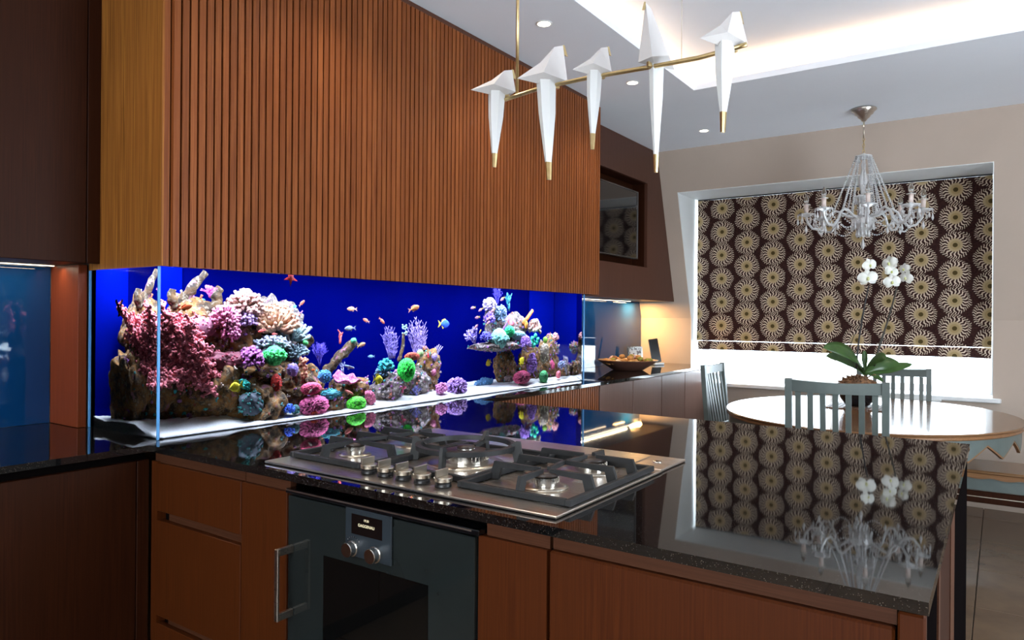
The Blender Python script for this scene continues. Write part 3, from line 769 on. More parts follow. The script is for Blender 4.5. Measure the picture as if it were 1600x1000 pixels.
# ================================================================== AQUARIUM
t = thing('aquarium', 'long glass reef aquarium of glowing blue water built in under the slatted cabinet', 'aquarium', (2.57, 2.38, .9205))
b = MB().box(TX0+.006, TX1-.006, TY0+.006, TY1+.004, ZC+.0006, 1.560); b.m.append('fix'); b.build('water', 'water', t)
MB().box(TX0, TX1, TY0-.006, TY0+.002, ZC+.0002, 1.570).build('front_pane', 'tankpane', t)
MB().box(TX0-.006, TX0+.0015, TY0, TY1, ZC+.001, 1.570).build('side_pane', 'tankpane', t)
MB().box(TX1-.001, TX1+.006, TY0, TY1, ZC+.001, 1.570).build('side_pane', 'tankpane', t)
for (x, y, w_) in ((TX0-.002, TY0-.004, .0055), (TX0+.0045, TY0+.0005, .003), (TX0-.003, TY1-.003, .006), (TX1+.001, TY0-.004, .007)):
    MB().box(x-w_/2, x+w_/2, y-w_/2, y+w_/2, ZC+.0012, 1.462).build('glass_edge', 'glassedge', t)
MB().box(TX0+.008, TX1-.008, 2.590, 2.600, ZC+.004, 1.556).build('backdrop', 'tankblue', t)
MB().box(TX0+.008, 1.448, 2.578, 2.589, ZC+.004, 1.556).build('weir_panel', 'tankblue2', t)
MB().box(3.650, TX1-.008, 2.575, 2.589, ZC+.004, 1.556).build('weir_panel', 'tankblue2', t)
MB().box(TX0-.004, TX1+.004, TY0-.004, TY1+.02, 1.571, 1.578).build('light_stop_lid', 'black', t)  # unseen black lid, added to stop tank light leaking upwards
MB().box(TX0-.004, TX1+.004, TY1+.006, TY1+.02, ZC+.001, 1.570).build('back_board', 'black', t)
# sand bed
b = MB(); NXs, NYs = 150, 26
def sandz(x, y):
    e_ = (y-TY0)/(TY1-TY0)
    z = .9245+.028*min(1, e_*3)+min(1, e_*5)*.012*noise.noise(Vector((x*2.3, y*4, 1)))+.004*noise.noise(Vector((x*17, y*17, 2)))+.002*noise.noise(Vector((x*50, y*50, 2)))
    if x < 1.5: z += .010*math.exp(-((y-2.36)/.12)**2)
    return max(z, .9235)
for i in range(NXs+1):
    for j in range(NYs+1):
        x = TX0+.0075+(TX1-TX0-.015)*i/NXs; y = TY0+.0072+(TY1-TY0-.0195)*j/NYs
        b.v.append((x, y, sandz(x, y)))
Wd = NYs+1
for i in range(NXs):
    for j in range(NYs): a = i*Wd+j; b.f.append((a, a+Wd, a+Wd+1, a+1))
o = len(b.v)
ring = [i*Wd for i in range(NXs+1)]+[NXs*Wd+j for j in range(1, NYs+1)]+[i*Wd+NYs for i in range(NXs-1, -1, -1)]+[j for j in range(NYs-1, 0, -1)]
for k in ring: x, y, z = b.v[k]; b.v.append((x, y, ZC+.0009))
for k in range(len(ring)):
    k2 = (k+1) % len(ring); b.f.append((ring[k], o+k, o+k2, ring[k2]))
b.m.append('fix'); o = b.build('sand_bed', 'sand', None, True); tag(o, 'bed of bright white sand on the aquarium floor', 'sand', kind='stuff')

# ---- corals and rocks: each is its own object; sites are read through the water's refraction
def site(u, v, y): return tank(u, v, y)
_cm = {}
def cmat(c1, c2, kind='spots', scale=90):
    c1 = tuple(.72*x**1.22 for x in c1); c2 = tuple(x*.42 for x in c2); k = (c1, c2, kind, scale)
    if k not in _cm: _cm[k] = coral_mat('coral_%s' % kind, c1, c2, kind, scale)
    return _cm[k]
ROCKV = []
YFR, YBK = TY0+.016, 2.570
def clampin(b):
    b.v = [(min(max(x, TX0+.012), TX1-.012), min(max(y, YFR), YBK), min(max(z, ZC+.006), 1.548)) for x, y, z in b.v]
def rock(u, v, y, w_, h_, label, seed, mat='rock', dy=None, amp=.34, top=None, name='live_rock'):
    p = site(u, v, y); k = tscale(u, v, y); rx, rz = w_/2*k, h_/2*k
    b = MB().blob(p, (rx*1.05, dy or min(rx, .13), rz), 5, amp, 9, seed, lambda d, q: 1+.10*noise.noise(q*40+Vector((seed, 0, 0))))
    clampin(b); ROCKV.append((p, [Vector(v) for v in b.v[::7]])); return tag(b.build(name, mat, None, True), label, 'rock', 'live rocks in the aquarium')
def limb(pts, r0, r1, label, seed, mat='rockdark', group='live rocks in the aquarium', cat='rock', name='rock_branch'):
    """knobbly tapering branch through (u, v, y) sites"""
    P = [site(*p) for p in pts]; N = 18; b = MB(); Q = []
    for i in range(N+1):
        tt = i/N*(len(P)-1); j = min(int(tt), len(P)-2); Q.append(P[j].lerp(P[j+1], tt-j))
    b.tube(Q, [r0+(r1-r0)*i/N for i in range(N+1)], 14)
    o = []
    for (x, y, z) in b.v:
        q = Vector((x, y, z)); c = min(Q, key=lambda a: (a-q).length); k = 1+.5*noise.noise(q*45+Vector((seed, 0, 0)))+.25*noise.noise(q*110)
        o.append(tuple(c+(q-c)*k))
    b.v = o; clampin(b); return tag(b.build(name, mat, None, True), label, cat, group)
def place(b, mat, label, name='coral', group='corals in the aquarium', cat='coral', smooth=True):
    if getattr(b, 'gr', None):
        k = [q for q, v in _cm.items() if v is mat][0]; mat = cmat(tuple((x/.72)**(1/1.22) for x in k[0]), tuple(x/.42 for x in k[1]), 'groove', 1)
    clampin(b); return tag(b.build(name, mat, None, smooth), label, cat, group)
def hemi(rn, down=.15):
    while True:
        d = Vector((rn.uniform(-1, 1), rn.uniform(-1, 1), rn.uniform(-down, 1)))
        if .1 < d.length < 1: return d.normalized()
def bush(c, r, n, tr, seed, squash=1, tip=1.2, segs=3, wig=.25, down=.25, core=.45, nn=5):
    """dense clump of polyps or fingers on a rounded core"""
    rn = random.Random(seed); b = MB().blob(c, r*core, 2, .15, 8, seed)
    for i in range(n):
        d = hemi(rn, down); L = r*rn.uniform(.85, 1.1); pts = []; sd = d.orthogonal().normalized(); ph = rn.uniform(0, 6)
        for k in range(segs+1):
            f = core*.8+(1-core*.8)*k/segs
            q = c+Vector((d.x*L*f, d.y*L*f, d.z*L*f*squash))+sd*math.sin(k*1.7+ph)*wig*r*.12*k; pts.append(q)
        b.tube(pts, [tr*(.8 if k < segs else tip) for k in range(segs+1)], nn)
    return b
def tree(c, L, r, seed, levels=4, split=3, ang=.6, up=Vector((0, 0, 1)), short=.72, flat=None, nn=6, n0=4, tipk=.6):
    rn = random.Random(seed); b = MB()
    def grow(p, d, L, r, lv):
        q = p+d*L*.55; e_ = q+(d+Vector((rn.uniform(-.2, .2), rn.uniform(-.2, .2), rn.uniform(-.05, .2))))*L*.45
        b.tube([p, q, e_], [r, r*.88, r*(.75 if lv else tipk)], nn)
        if lv == 0: return
        for i in range(split):
            a = Vector((rn.uniform(-1, 1), rn.uniform(-1, 1), rn.uniform(-1, 1)))
            if flat is not None: a = a-flat*a.dot(flat)
            nd = (d+a.normalized()*ang*rn.uniform(.7, 1.3)+up*.12).normalized(); grow(e_ if rn.random() < .7 else q, nd, L*short*rn.uniform(.8, 1.15), r*.74, lv-1)
    for i in range(n0):
        a = Vector((rn.uniform(-1, 1), rn.uniform(-1, 1), rn.uniform(-.2, .6)))
        if flat is not None: a = a-flat*a.dot(flat)
        grow(Vector(c), (up+a*ang).normalized(), L, r, levels)
    return b
def brain(c, r, seed, groove=.09, fr=1.0, sq=(1, 1, .8)):
    def fn(d, p):
        q = d*3.2*fr+Vector((seed*5.1, seed, 0)); n = noise.noise(q)+.3*noise.noise(q*2); g = math.sin(n*17); gr.append(.5+.5*g); return 1+groove*1.5*g
    gr = []; b = MB().blob(c, (r*sq[0], r*sq[1], r*sq[2]), 5, .06, 6, seed, fn); b.gr = gr; return b
def plate(c, r, seed, tilt=(0, 0), th=.006, ruf=.18, sq=(1, .6), bumps=.12):
    """frilly shelf coral"""
    n, m = 40, 9; b = MB(); rn = random.Random(seed); ph = rn.uniform(0, 6)
    rot = Matrix.Rotation(tilt[0], 4, 'Y') @ Matrix.Rotation(tilt[1], 4, 'X')
    for side in (0, 1):
        for j in range(m+1):
            for k in range(n):
                a = 2*PI*k/n; f = j/m; rr = r*f*(1+.16*math.sin(a*3+ph)+.08*math.sin(a*7+ph))
                z = r*ruf*f*f*math.sin(a*5+ph*2)+r*.25*f*f+bumps*r*.35*noise.noise(Vector((math.cos(a)*f*5, math.sin(a)*f*5, seed)))
                q = rot @ Vector((rr*math.cos(a)*sq[0], rr*math.sin(a)*sq[1], z-side*(th+r*.12*(1-f)))); b.v.append(tuple(Vector(c)+q))
    W_ = (m+1)*n
    for side in (0, 1):
        for j in range(m):
            for k in range(n):
                a = side*W_+j*n+k; d = side*W_+j*n+(k+1) % n; q = (a, d, d+n, a+n); b.f.append(q if side == 0 else q[::-1])
    for k in range(n): a = m*n+k; d = m*n+(k+1) % n; b.f.append((a, d, W_+d, W_+a))
    return b
def fan(c, h, seed, n=16, r=.0022, lean=(0, 0), side=.55):
    """feathery gorgonian: stems with two rows of fine side branches"""
    rn = random.Random(seed); b = MB()
    for i in range(n):
        f = (i/(n-1)-.5)*2; bx = c[0]+f*h*.12; L = h*rn.uniform(.75, 1.05)*(1-.25*abs(f)); pts = []
        for k in range(7):
            s_ = k/6; pts.append(Vector((bx+f*h*side*s_+lean[0]*h*s_*s_, c[1]+rn.uniform(-.004, .004)+lean[1]*s_*h, c[2]+L*s_)))
        b.tube(pts, [r*(1.3-.7*k/6) for k in range(7)], 5)
        for k in range(1, 7):
            for sg in (-1, 1):
                l2 = h*.13*rn.uniform(.6, 1.2); b.tube([pts[k], pts[k]+Vector((sg*l2*.6, rn.uniform(-.01, .01), l2*.9))], [r*.9, r*.55], 4)
    return b
def anem(c, r, seed, n=60, tr=.0035): return bush(c, r, n, tr, seed, 1, 1.35, 4, 1.0, .5, .35, 5)
def mush(c, r, tilt=0, seed=1):
    b = MB(); rot = Matrix.Rotation(tilt, 4, 'Y'); n = 28
    prof = [(.15, -.5), (.2, -.2), (.85, -.12), (1.0, .0), (.92, .10), (.5, .04), (.28, .10), (.12, .06), (.01, .05)]
    for (rr, h) in prof:
        for k in range(n):
            a = 2*PI*k/n; q = rot @ Vector((r*rr*math.cos(a)*(1+.08*math.sin(a*5+seed)), r*rr*math.sin(a), r*h)); b.v.append(tuple(Vector(c)+q))
    for i in range(len(prof)-1):
        for k in range(n): a = i*n+k; d = i*n+(k+1) % n; b.f.append((a, d, d+n, a+n))
    return b
def ball(c, r, seed, amp=.12, sq=(1, 1, 1)):
    b = ball0(c, r, seed, amp, sq); rn = random.Random(seed); N0 = len(b.v); gr = [.35]*N0
    for i in range(int(70 if r > .02 else 30)):
        p = Vector(b.v[rn.randrange(N0)]); d = p-Vector(c); s_ = r*rn.uniform(.07, .13); b.blob(p+d.normalized()*s_*.2, s_, 1, 0); gr += [1]*42
    b.gr = gr; return b
def ball0(c, r, seed, amp=.12, sq=(1, 1, 1)): return MB().blob(c, (r*sq[0], r*sq[1], r*sq[2]), 4, amp, 20, seed, lambda d, q: 1+.10*noise.noise(d*9+Vector((seed, 0, 0))))

# rocks --------------------------------------------------------------
rock(250, 610, 2.42, 105, 150, 'tall brown rock pillar at the left end of the reef', 1, dy=.10)
rock(243, 530, 2.44, 60, 110, 'brown rock behind the pink branching coral', 2, dy=.08)
rock(330, 620, 2.38, 130, 110, 'large brown rock under the dangling pink coral', 3, dy=.13)
rock(395, 640, 2.33, 100, 90, 'brown rock low in the left reef below the yellow tang', 4, dy=.12)
rock(300, 520, 2.46, 100, 110, 'dark rock below the knobbly upright branches', 5, dy=.09)
rock(360, 530, 2.46, 110, 80, 'shaded rock behind the dark maroon coral', 6, dy=.09)
rock(430, 520, 2.46, 90, 110, 'rock behind the cream finger coral', 7, 'rockgrey', dy=.08)
rock(405, 585, 2.40, 110, 34, 'brown overhanging ledge under the bright green coral', 8, dy=.13)
rock(445, 610, 2.38, 76, 84, 'dark rock around the round red coral', 9, dy=.11)
rock(478, 612, 2.36, 60, 70, 'brown rock behind the pink brain coral', 10, dy=.10)
rock(519, 634, 2.27, 44, 36, 'round rough rock under the teal dome coral', 11, dy=.055)
rock(548, 608, 2.36, 70, 40, 'rock under the pink shelf coral', 12, dy=.09)
rock(605, 610, 2.32, 62, 52, 'grey rock behind the yellow tang in the middle', 13, 'rockgrey', dy=.10)
rock(640, 600, 2.36, 70, 62, 'rock under the green brain coral in the middle', 14, 'rockgrey', dy=.10)
rock(669, 585, 2.40, 44, 76, 'upright brown rock at the right of the middle reef', 15, dy=.07)
rock(660, 615, 2.38, 50, 22, 'low violet-tinged rock at the foot of the middle reef', 16, 'rockgrey', dy=.07)
rock(790, 572, 2.42, 46, 56, 'dark rock column under the overhanging reef shelf', 17, dy=.07)
rock(828, 572, 2.38, 56, 60, 'rock base in the middle of the right reef', 18, dy=.08)
rock(858, 560, 2.38, 46, 70, 'pale crusted rock at the right of the right reef', 19, dy=.06)
rock(779, 541, 2.33, 118, 15, 'long flat grey reef shelf jutting out to the left', 20, 'rockgrey', dy=.09, amp=.25)
rock(800, 515, 2.40, 70, 50, 'upper rock behind the mixed corals of the right reef', 21, 'rockgrey', dy=.07)
rock(768, 505, 2.42, 28, 50, 'dark violet rock spur at the top of the right reef', 22, 'rockgrey', dy=.05)
rock(880, 578, 2.36, 36, 28, 'small rock at the right foot of the reef beside the glass', 23, dy=.05)
rock(868, 545, 2.42, 20, 18, 'small dark rock knob under the pink ball coral', 24, dy=.03)
WT = cmat((.80, .78, .72), (.30, .22, .12), 'noise', 60)
limb([(268, 520, 2.44), (286, 470, 2.43), (300, 450, 2.42), (322, 426, 2.42)], .024, .013, 'knobbly brown rock branch rising highest behind the orange fish', 31)
limb([(280, 510, 2.42), (315, 488, 2.41), (345, 474, 2.41)], .020, .020, 'knobbly brown rock branch leaning right below the pink twig coral', 32)
limb([(275, 480, 2.43), (268, 462, 2.43), (270, 452, 2.43)], .018, .012, 'short brown rock stub left of the tall branch', 33)
limb([(340, 490, 2.42), (338, 462, 2.42), (346, 452, 2.42)], .020, .016, 'brown rock stub beside the pink twig coral', 34)
limb([(505, 590, 2.36), (528, 560, 2.35), (556, 534, 2.35)], .024, .019, 'grey-brown log-like rock branch slanting up to the right', 35)
limb([(624, 565, 2.38), (630, 540, 2.38), (631, 521, 2.38)], .011, .007, 'slim brown stalk between the two feathery gorgonians', 36, cat='coral', name='coral_stalk')
limb([(468, 545, 2.38), (488, 530, 2.38)], .022, .018, 'stubby brown branch with a green dot beside the cream coral', 37)

# corals -------------------------------------------------------------
PK = (.62, .16, .20)
def big_pink():
    b = MB(); rn = random.Random(11)
    roots = [(300, 590), (285, 600), (268, 590)]
    ends = [(255, 482), (262, 505), (275, 500), (290, 515), (300, 530), (312, 520), (320, 545), (262, 545), (280, 545), (300, 560), (322, 570), (336, 590), (330, 612), (318, 600), (250, 575), (255, 600), (334, 575), (308, 585), (250, 520), (270, 520), (296, 500)]
    left = [(181, 478, 2.43), (196, 500, 2.40), (188, 486, 2.42), (207, 492, 2.40), (216, 520, 2.37), (230, 540, 2.33), (205, 560, 2.38), (192, 600, 2.42), (215, 622, 2.38), (235, 500, 2.34), (225, 570, 2.35), (200, 530, 2.40), (238, 610, 2.33)]
    base = site(285, 585, 2.31)
    for i, (u, v, y) in enumerate([(u, v, rn.uniform(2.225, 2.36)) for u, v in ends]+left):
        e_ = site(u, v, y); mid = base.lerp(e_, .5)+Vector((0, -.01, .02)); pts = []
        for k in range(11):
            f = k/10; pts.append(base*(1-f)**2+mid*2*f*(1-f)+e_*f*f)
        b.tube(pts, [.014*(1-.55*k/10) for k in range(11)], 7)
        for k in range(3, 11):
            for j in range(7):
                d = Vector((rn.uniform(-1, 1), rn.uniform(-1, 1), rn.uniform(-.6, 1))).normalized(); L = rn.uniform(.014, .030)
                q = pts[k]+d*L; b.tube([pts[k], q], [.0065, .0048], 6)
                for _ in range(3):
                    dd = (d+Vector((rn.uniform(-1, 1), rn.uniform(-1, 1), rn.uniform(-1, 1)))*.8).normalized(); b.blob(q+dd*.005, .0050, 1, 0)
    return b
place(big_pink(), cmat((.95, .30, .33), (.62, .15, .2), 'noise', 70), 'large pink branching soft coral at the left corner of the reef', 'soft_coral')
c = site(328, 456, 2.38); place(tree(c-Vector((0, 0, .02)), .017, .0030, 2, 3, 3, .8, n0=7), cmat((.95, .30, .75), (.55, .12, .40), 'noise', 60), 'bright pink twig coral between the knobbly rock branches', 'twig_coral')
c = site(383, 480, 2.40); place(bush(c, .075, 190, .0052, 3, .85, 1.5), cmat((.66, .44, .36), (.50, .24, .22), 'noise', 80), 'cream and peach polyp coral at the top of the left reef', 'polyp_coral')
c = site(383, 502, 2.37); place(bush(c, .050, 110, .0048, 4, .8, 1.3), cmat((.50, .34, .62), (.26, .14, .26), 'noise', 80), 'mauve polyp coral under the cream coral', 'polyp_coral')
c = site(352, 503, 2.33); place(bush(c, .056, 170, .0046, 5, 1.1, 1.4), cmat((.85, .34, .50), (.45, .12, .22), 'noise', 80), 'round pink polyp coral left of the mauve one', 'polyp_coral')
c = site(362, 522, 2.31); place(bush(c, .036, 110, .004, 6, 1, 1.4), cmat((.72, .22, .42), (.38, .1, .2), 'noise', 80), 'small pink polyp coral hanging below the round pink one', 'polyp_coral')
c = site(312, 512, 2.34); place(ball(c, .046, 7, .18, (1.2, .9, .8)), cmat((.80, .36, .50), (.16, .03, .06), 'spots', 110), 'dark red coral crusted with pale dots', 'dotted_coral')
def fingers(c, r, n, tr, seed, L=.5):
    rn = random.Random(seed); b = MB()
    for i in range(n):
        d = hemi(rn, .1); p = Vector(c)+Vector((d.x*r, d.y*r*.7, d.z*r)); q = p+(d+Vector((0, 0, .5))).normalized()*r*L*rn.uniform(.6, 1.2)
        b.tube([p-d*r*.3, p, q], [tr*1.3, tr*1.1, tr*.75], 7); b.blob(q, tr*1.0, 1, 0)
    return b
c = site(432, 515, 2.38); place(fingers(c, .070, 120, .0085, 8, .45), cmat((.66, .46, .30), (.55, .22, .14), 'noise', 50), 'large cream finger coral with orange tints at the top right of the left reef', 'finger_coral')
c = site(457, 530, 2.38); place(fingers(c, .050, 34, .007, 9, .8), cmat((.45, .62, .62), (.24, .26, .26), 'noise', 60), 'pale teal tube coral at the right edge of the cream finger coral', 'tube_coral')
c = site(425, 540, 2.34); place(bush(c, .075, 190, .0038, 10, .5, 1.6), cmat((.44, .50, .56), (.18, .14, .22), 'noise', 90), 'grey fuzzy coral above the bright green coral', 'fuzzy_coral')
c = site(465, 552, 2.34); place(bush(c, .052, 110, .0035, 110, .7, 1.4), cmat((.34, .46, .50), (.12, .12, .17), 'noise', 90), 'grey-green spiky coral left of the blue gorgonian', 'fuzzy_coral')
c = site(429, 556, 2.27); place(bush(c, .047, 260, .0046, 12, .62, 1.3, core=.8), cmat((.14, .95, .30), (.03, .50, .10), 'noise', 80), 'bright green polyp coral on the ledge of the left reef', 'polyp_coral')
c = site(393, 563, 2.27); place(bush(c, .050, 150, .0052, 13, 1, 1.3), cmat((.62, .20, .58), (.26, .06, .22), 'noise', 80), 'purple-pink knobbly coral left of the bright green coral', 'knobbly_coral')
c = site(352, 562, 2.30); place(ball(c-Vector((0, 0, .004)), .052, 14, .6, (1.7, .8, .62)), cmat((.26, .03, .06), (.16, .03, .05), 'noise', 40), 'dark maroon lumpy coral left of the purple-pink coral', 'lumpy_coral')
c = site(380, 604, 2.25); place(bush(c, .026, 60, .004, 15, 1, 1.2), cmat((.05, .62, .52), (.02, .26, .24), 'noise', 80), 'small turquoise coral behind the yellow tang on the left', 'polyp_coral')
c = site(432, 598, 2.25); place(ball(c, .028, 16, .3, (.8, .7, 1.15)), cmat((.90, .07, .04), (.40, .02, .02), 'cells', 90), 'round red coral on the dark rock', 'red_coral')
c = site(458, 577, 2.26); place(ball(c, .024, 17, .3, (1, .5, 1)), cmat((.50, .36, .80), (.32, .2, .6), 'noise', 40), 'lilac flap coral right of the red coral', 'flap_coral')
c = site(476, 573, 2.28); b = MB(); rn = random.Random(18)
for k in range(26): b.blob(c+Vector((rn.uniform(-.02, .02), rn.uniform(-.015, .015), rn.uniform(-.04, .04))), rn.uniform(.006, .010), 1, 0)
place(b, cmat((.80, .36, .20), (.42, .14, .10), 'noise', 80), 'clump of orange-brown bubble coral beside the lilac flap', 'bubble_coral')
c = site(393, 632, 2.23); place(ball(c, .042, 19, .35, (1.1, .6, 1)), cmat((.05, .26, .24), (.12, .05, .11), 'spots', 70), 'dark teal and purple crusted coral low on the left reef', 'crust_coral')
c = site(452, 640, 2.22); place(bush(c, .025, 80, .004, 20, .9, 1.3), cmat((.06, .20, .95), (.05, .10, .40), 'noise', 80), 'small vivid blue coral on the sand', 'polyp_coral')
c = site(463, 640, 2.22); place(ball(c, .018, 120, .3), cmat((.05, .36, .32), (.10, .12, .14), 'spots', 120), 'tiny teal coral knob right of the vivid blue coral', 'crust_coral')
c = site(487, 607, 2.23); place(brain(c, .040, 21, .10, 1.2, (1.1, .6, .55)), cmat((.95, .16, .30), (.45, .05, .12), 'cells', 70), 'hot pink netted coral above the pink brain coral', 'brain_coral')
c = site(491, 634, 2.225); place(brain(c, .056, 22, .10, .8, (1.15, .62, .66)), cmat((.85, .20, .42), (.42, .07, .18), 'noise', 40), 'pink folded brain coral on the sand at the left reef foot', 'brain_coral')
c = site(517, 616, 2.25); place(ball(c, .040, 23, .06, (1, .9, .55)), cmat((.10, .50, .55), (.05, .22, .28), 'cells', 130), 'teal dome coral on the round rough rock', 'dome_coral')
c = site(508, 588, 2.25); place(ball(c, .030, 24, .05, (1.05, .5, .85)), cmat((.14, .50, .85), (.06, .20, .46), 'cells', 120), 'light blue honeycomb coral at the foot of the slanting branch', 'dome_coral')
c = site(540, 594, 2.27); place(plate(c, .060, 25, (.12, .45), .008, .15, (1.15, .7)), cmat((.85, .26, .48), (.50, .10, .26), 'cells', 80), 'pink shelf coral in the middle of the reef', 'plate_coral')
c = site(546, 613, 2.23); place(mush(c, .022, .5, 3), cmat((.98, .36, .30), (.80, .14, .16), 'noise', 50), 'peach-pink cup coral below the pink shelf coral', 'cup_coral')
c = site(557, 631, 2.22); place(brain(c, .050, 27, .05, 1.8, (1, .6, .62)), cmat((.16, .78, .06), (.04, .34, .03), 'maze', 90), 'green dome brain coral standing on the sand', 'brain_coral')
c = site(580, 622, 2.23); place(ball(c, .030, 28, .7, (.8, .6, 1.1)), cmat((.85, .26, .40), (.50, .10, .20), 'noise', 40), 'small pink folded coral right of the green dome', 'folded_coral')
c = site(553, 532, 2.33); place(ball(c, .014, 29, .1, (1, 1, .8)), cmat((.16, .80, .42), (.1, .5, .25), 'spots', 200), 'mint green ball at the tip of the slanting branch', 'ball_coral')
c = site(478, 536, 2.34); place(ball(c, .011, 129, .2), cmat((.16, .85, .22), (.1, .5, .15), 'spots', 200), 'tiny green button on the stubby brown branch', 'ball_coral')
c = site(532, 532, 2.34); place(tree(c-Vector((0, 0, .012)), .028, .0055, 5, 2, 2, .7, n0=2, tipk=.8), cmat((.85, .16, .14), (.55, .08, .09), 'noise', 50), 'red forked coral twig on top of the slanting branch', 'twig_coral')
c = site(500, 572, 2.40); place(tree(c, .034, .0022, 30, 4, 3, .55, n0=5), cmat((.20, .14, .85), (.10, .06, .5), 'noise', 50), 'violet-blue bushy gorgonian behind the slanting branch', 'gorgonian')
c = site(546, 573, 2.33); place(mush(c, .026, .3, 4), cmat((.45, .62, .85), (.16, .24, .34), 'cells', 150), 'pale blue mushroom coral right of the slanting branch', 'mushroom_coral')
c = site(537, 585, 2.32); place(tree(c, .03, .0038, 31, 2, 2, .5, n0=3), cmat((.45, .55, .80), (.2, .2, .4), 'noise', 60), 'pale thin coral twigs under the pale blue mushroom', 'twig_coral')
# middle reef
c = site(613, 560, 2.41); place(fan(c, .150, 40, 15, .0019, (-.10, 0), .20), cmat((.34, .26, .72), (.20, .14, .45), 'noise', 60), 'left feathery lilac gorgonian of the middle reef', 'gorgonian')
c = site(655, 560, 2.40); place(fan(c, .185, 41, 16, .0023, (-.10, 0), .22), cmat((.52, .40, .80), (.30, .2, .52), 'noise', 60), 'right and taller feathery lilac gorgonian of the middle reef', 'gorgonian')
c = site(676, 556, 2.39); b = MB()
for k in range(5): b.tube([c+Vector((k*.006, 0, -.02)), c+Vector((.01+k*.010, 0, .02)), c+Vector((.022+k*.014, 0, .055-.006*abs(k-2)))], .0022, 5)
place(b, cmat((.50, .42, .78), (.3, .22, .5), 'noise', 60), 'few loose lilac gorgonian strands beside the taller fan', 'gorgonian')
c = site(633, 513, 2.38); b = MB(); rn = random.Random(5)
for k in range(16): b.blob(c+Vector((rn.uniform(-.015, .015), rn.uniform(-.01, .01), rn.uniform(-.03, .018))), .0052, 1, .2)
place(b, cmat((.40, .80, .72), (.75, .85, .8), 'noise', 60), 'pale mint polyps at the tip of the slim stalk', 'button_coral')
c = site(604, 573, 2.29); place(bush(c, .040, 110, .005, 43, .9, 1.4), cmat((.03, .50, .52), (.03, .15, .22), 'noise', 90), 'turquoise coral on the left of the middle reef', 'polyp_coral')
c = site(596, 585, 2.31); place(bush(c, .034, 80, .004, 44, .9, 1.3), cmat((.16, .28, .44), (.07, .10, .18), 'noise', 90), 'blue-grey crusty coral below the turquoise coral', 'fuzzy_coral')
c = site(636, 578, 2.24); place(brain(c, .050, 45, .09, 1.6, (.95, .8, 1)), cmat((.05, .80, .10), (.02, .30, .04), 'noise', 60), 'bright green round brain coral in the middle reef', 'brain_coral')
c = site(645, 557, 2.33); place(brain(c, .032, 46, .2, 1, (1.2, .8, .5)), cmat((.60, .14, .08), (.25, .05, .05), 'noise', 60), 'rusty red coral behind the green brain coral', 'crust_coral')
c = site(657, 552, 2.33); place(ball(c, .016, 47, .3), cmat((.50, .70, .22), (.25, .35, .2), 'spots', 120), 'small yellow-green coral right of the rusty red coral', 'ball_coral')
c = site(625, 606, 2.24); b = MB(); rn = random.Random(48)
for k in range(6):
    a = 2*PI*k/6; b.tube([c, c+Vector((math.cos(a)*.02, -.01, math.sin(a)*.014)), c+Vector((math.cos(a)*.034, -.004, math.sin(a)*.022))], [.008, .009, .006], 8); b.blob(c+Vector((math.cos(a)*.034, -.004, math.sin(a)*.022)), .007, 1, 0)
place(b, cmat((.80, .13, .26), (.5, .06, .15), 'noise', 60), 'crimson lobed coral low in the middle reef', 'lobed_coral')
c = site(679, 558, 2.34); place(ball(c, .018, 49, .4, (1, .4, 1.1)), cmat((.50, .36, .72), (.3, .2, .5), 'noise', 50), 'small lilac flap coral at the right tip of the middle reef', 'flap_coral')
c = site(670, 560, 2.34); place(tree(c, .012, .003, 50, 2, 2, .8, n0=3), cmat((.95, .10, .12), (.7, .05, .08), 'noise', 50), 'tiny red twig coral beside the lilac flap', 'twig_coral')
c = site(652, 619, 2.27); place(tree(c, .020, .0028, 51, 3, 3, .9, n0=7), cmat((.34, .32, .72), (.16, .13, .36), 'noise', 60), 'low blue-violet branching coral at the foot of the middle reef', 'branching_coral')
c = site(678, 582, 2.33); place(ball(c, .016, 52, .3), cmat((.85, .30, .42), (.4, .1, .2), 'spots', 120), 'small pink spot coral on the upright brown rock', 'ball_coral')
# sand, centre right
c = site(714, 606, 2.27); place(bush(c, .070, 260, .0034, 53, .72, 1.5, core=.55), cmat((.60, .40, .86), (.28, .10, .26), 'noise', 90), 'violet bushy coral standing alone on the sand', 'branching_coral')
c = site(690, 608, 2.25); place(bush(c, .036, 70, .0068, 54, .85, 1.1, core=.7), cmat((.75, .30, .60), (.42, .1, .26), 'noise', 90), 'round pink knobbly coral left of the violet bush', 'knobbly_coral')
c = site(757, 598, 2.34); place(ball(c, .050, 55, .3, (1.4, .6, .45)), cmat((.10, .24, .42), (.05, .14, .28), 'noise', 30), 'low blue-grey rock lump on the sand under the shelf', 'low_rock', cat='rock')
# right reef
LI = cmat((.48, .40, .85), (.22, .14, .50), 'noise', 60)
c = site(742, 536, 2.32); place(tree(c, .040, .0072, 60, 2, 3, .75, Vector((-.55, 0, .8)), n0=6, tipk=.8), LI, 'lilac antler coral at the left tip of the reef shelf', 'antler_coral')
c = site(760, 528, 2.30); place(bush(c, .042, 60, .005, 61, .8, 1.0), cmat((.20, .18, .80), (.10, .08, .4), 'noise', 60), 'deep blue-violet stubby coral on the reef shelf', 'branching_coral')
c = site(766, 478, 2.38); place(bush(c, .048, 90, .0062, 62, 1.0, 1.3), cmat((.86, .80, .98), (.45, .32, .66), 'noise', 60), 'white-tipped lilac coral at the top left of the right reef', 'branching_coral')
c = site(779, 476, 2.41); place(tree(c, .038, .0028, 63, 3, 3, .6, n0=5), cmat((.10, .08, .75), (.06, .04, .42), 'noise', 60), 'dark blue spiky coral at the very top of the right reef', 'gorgonian')
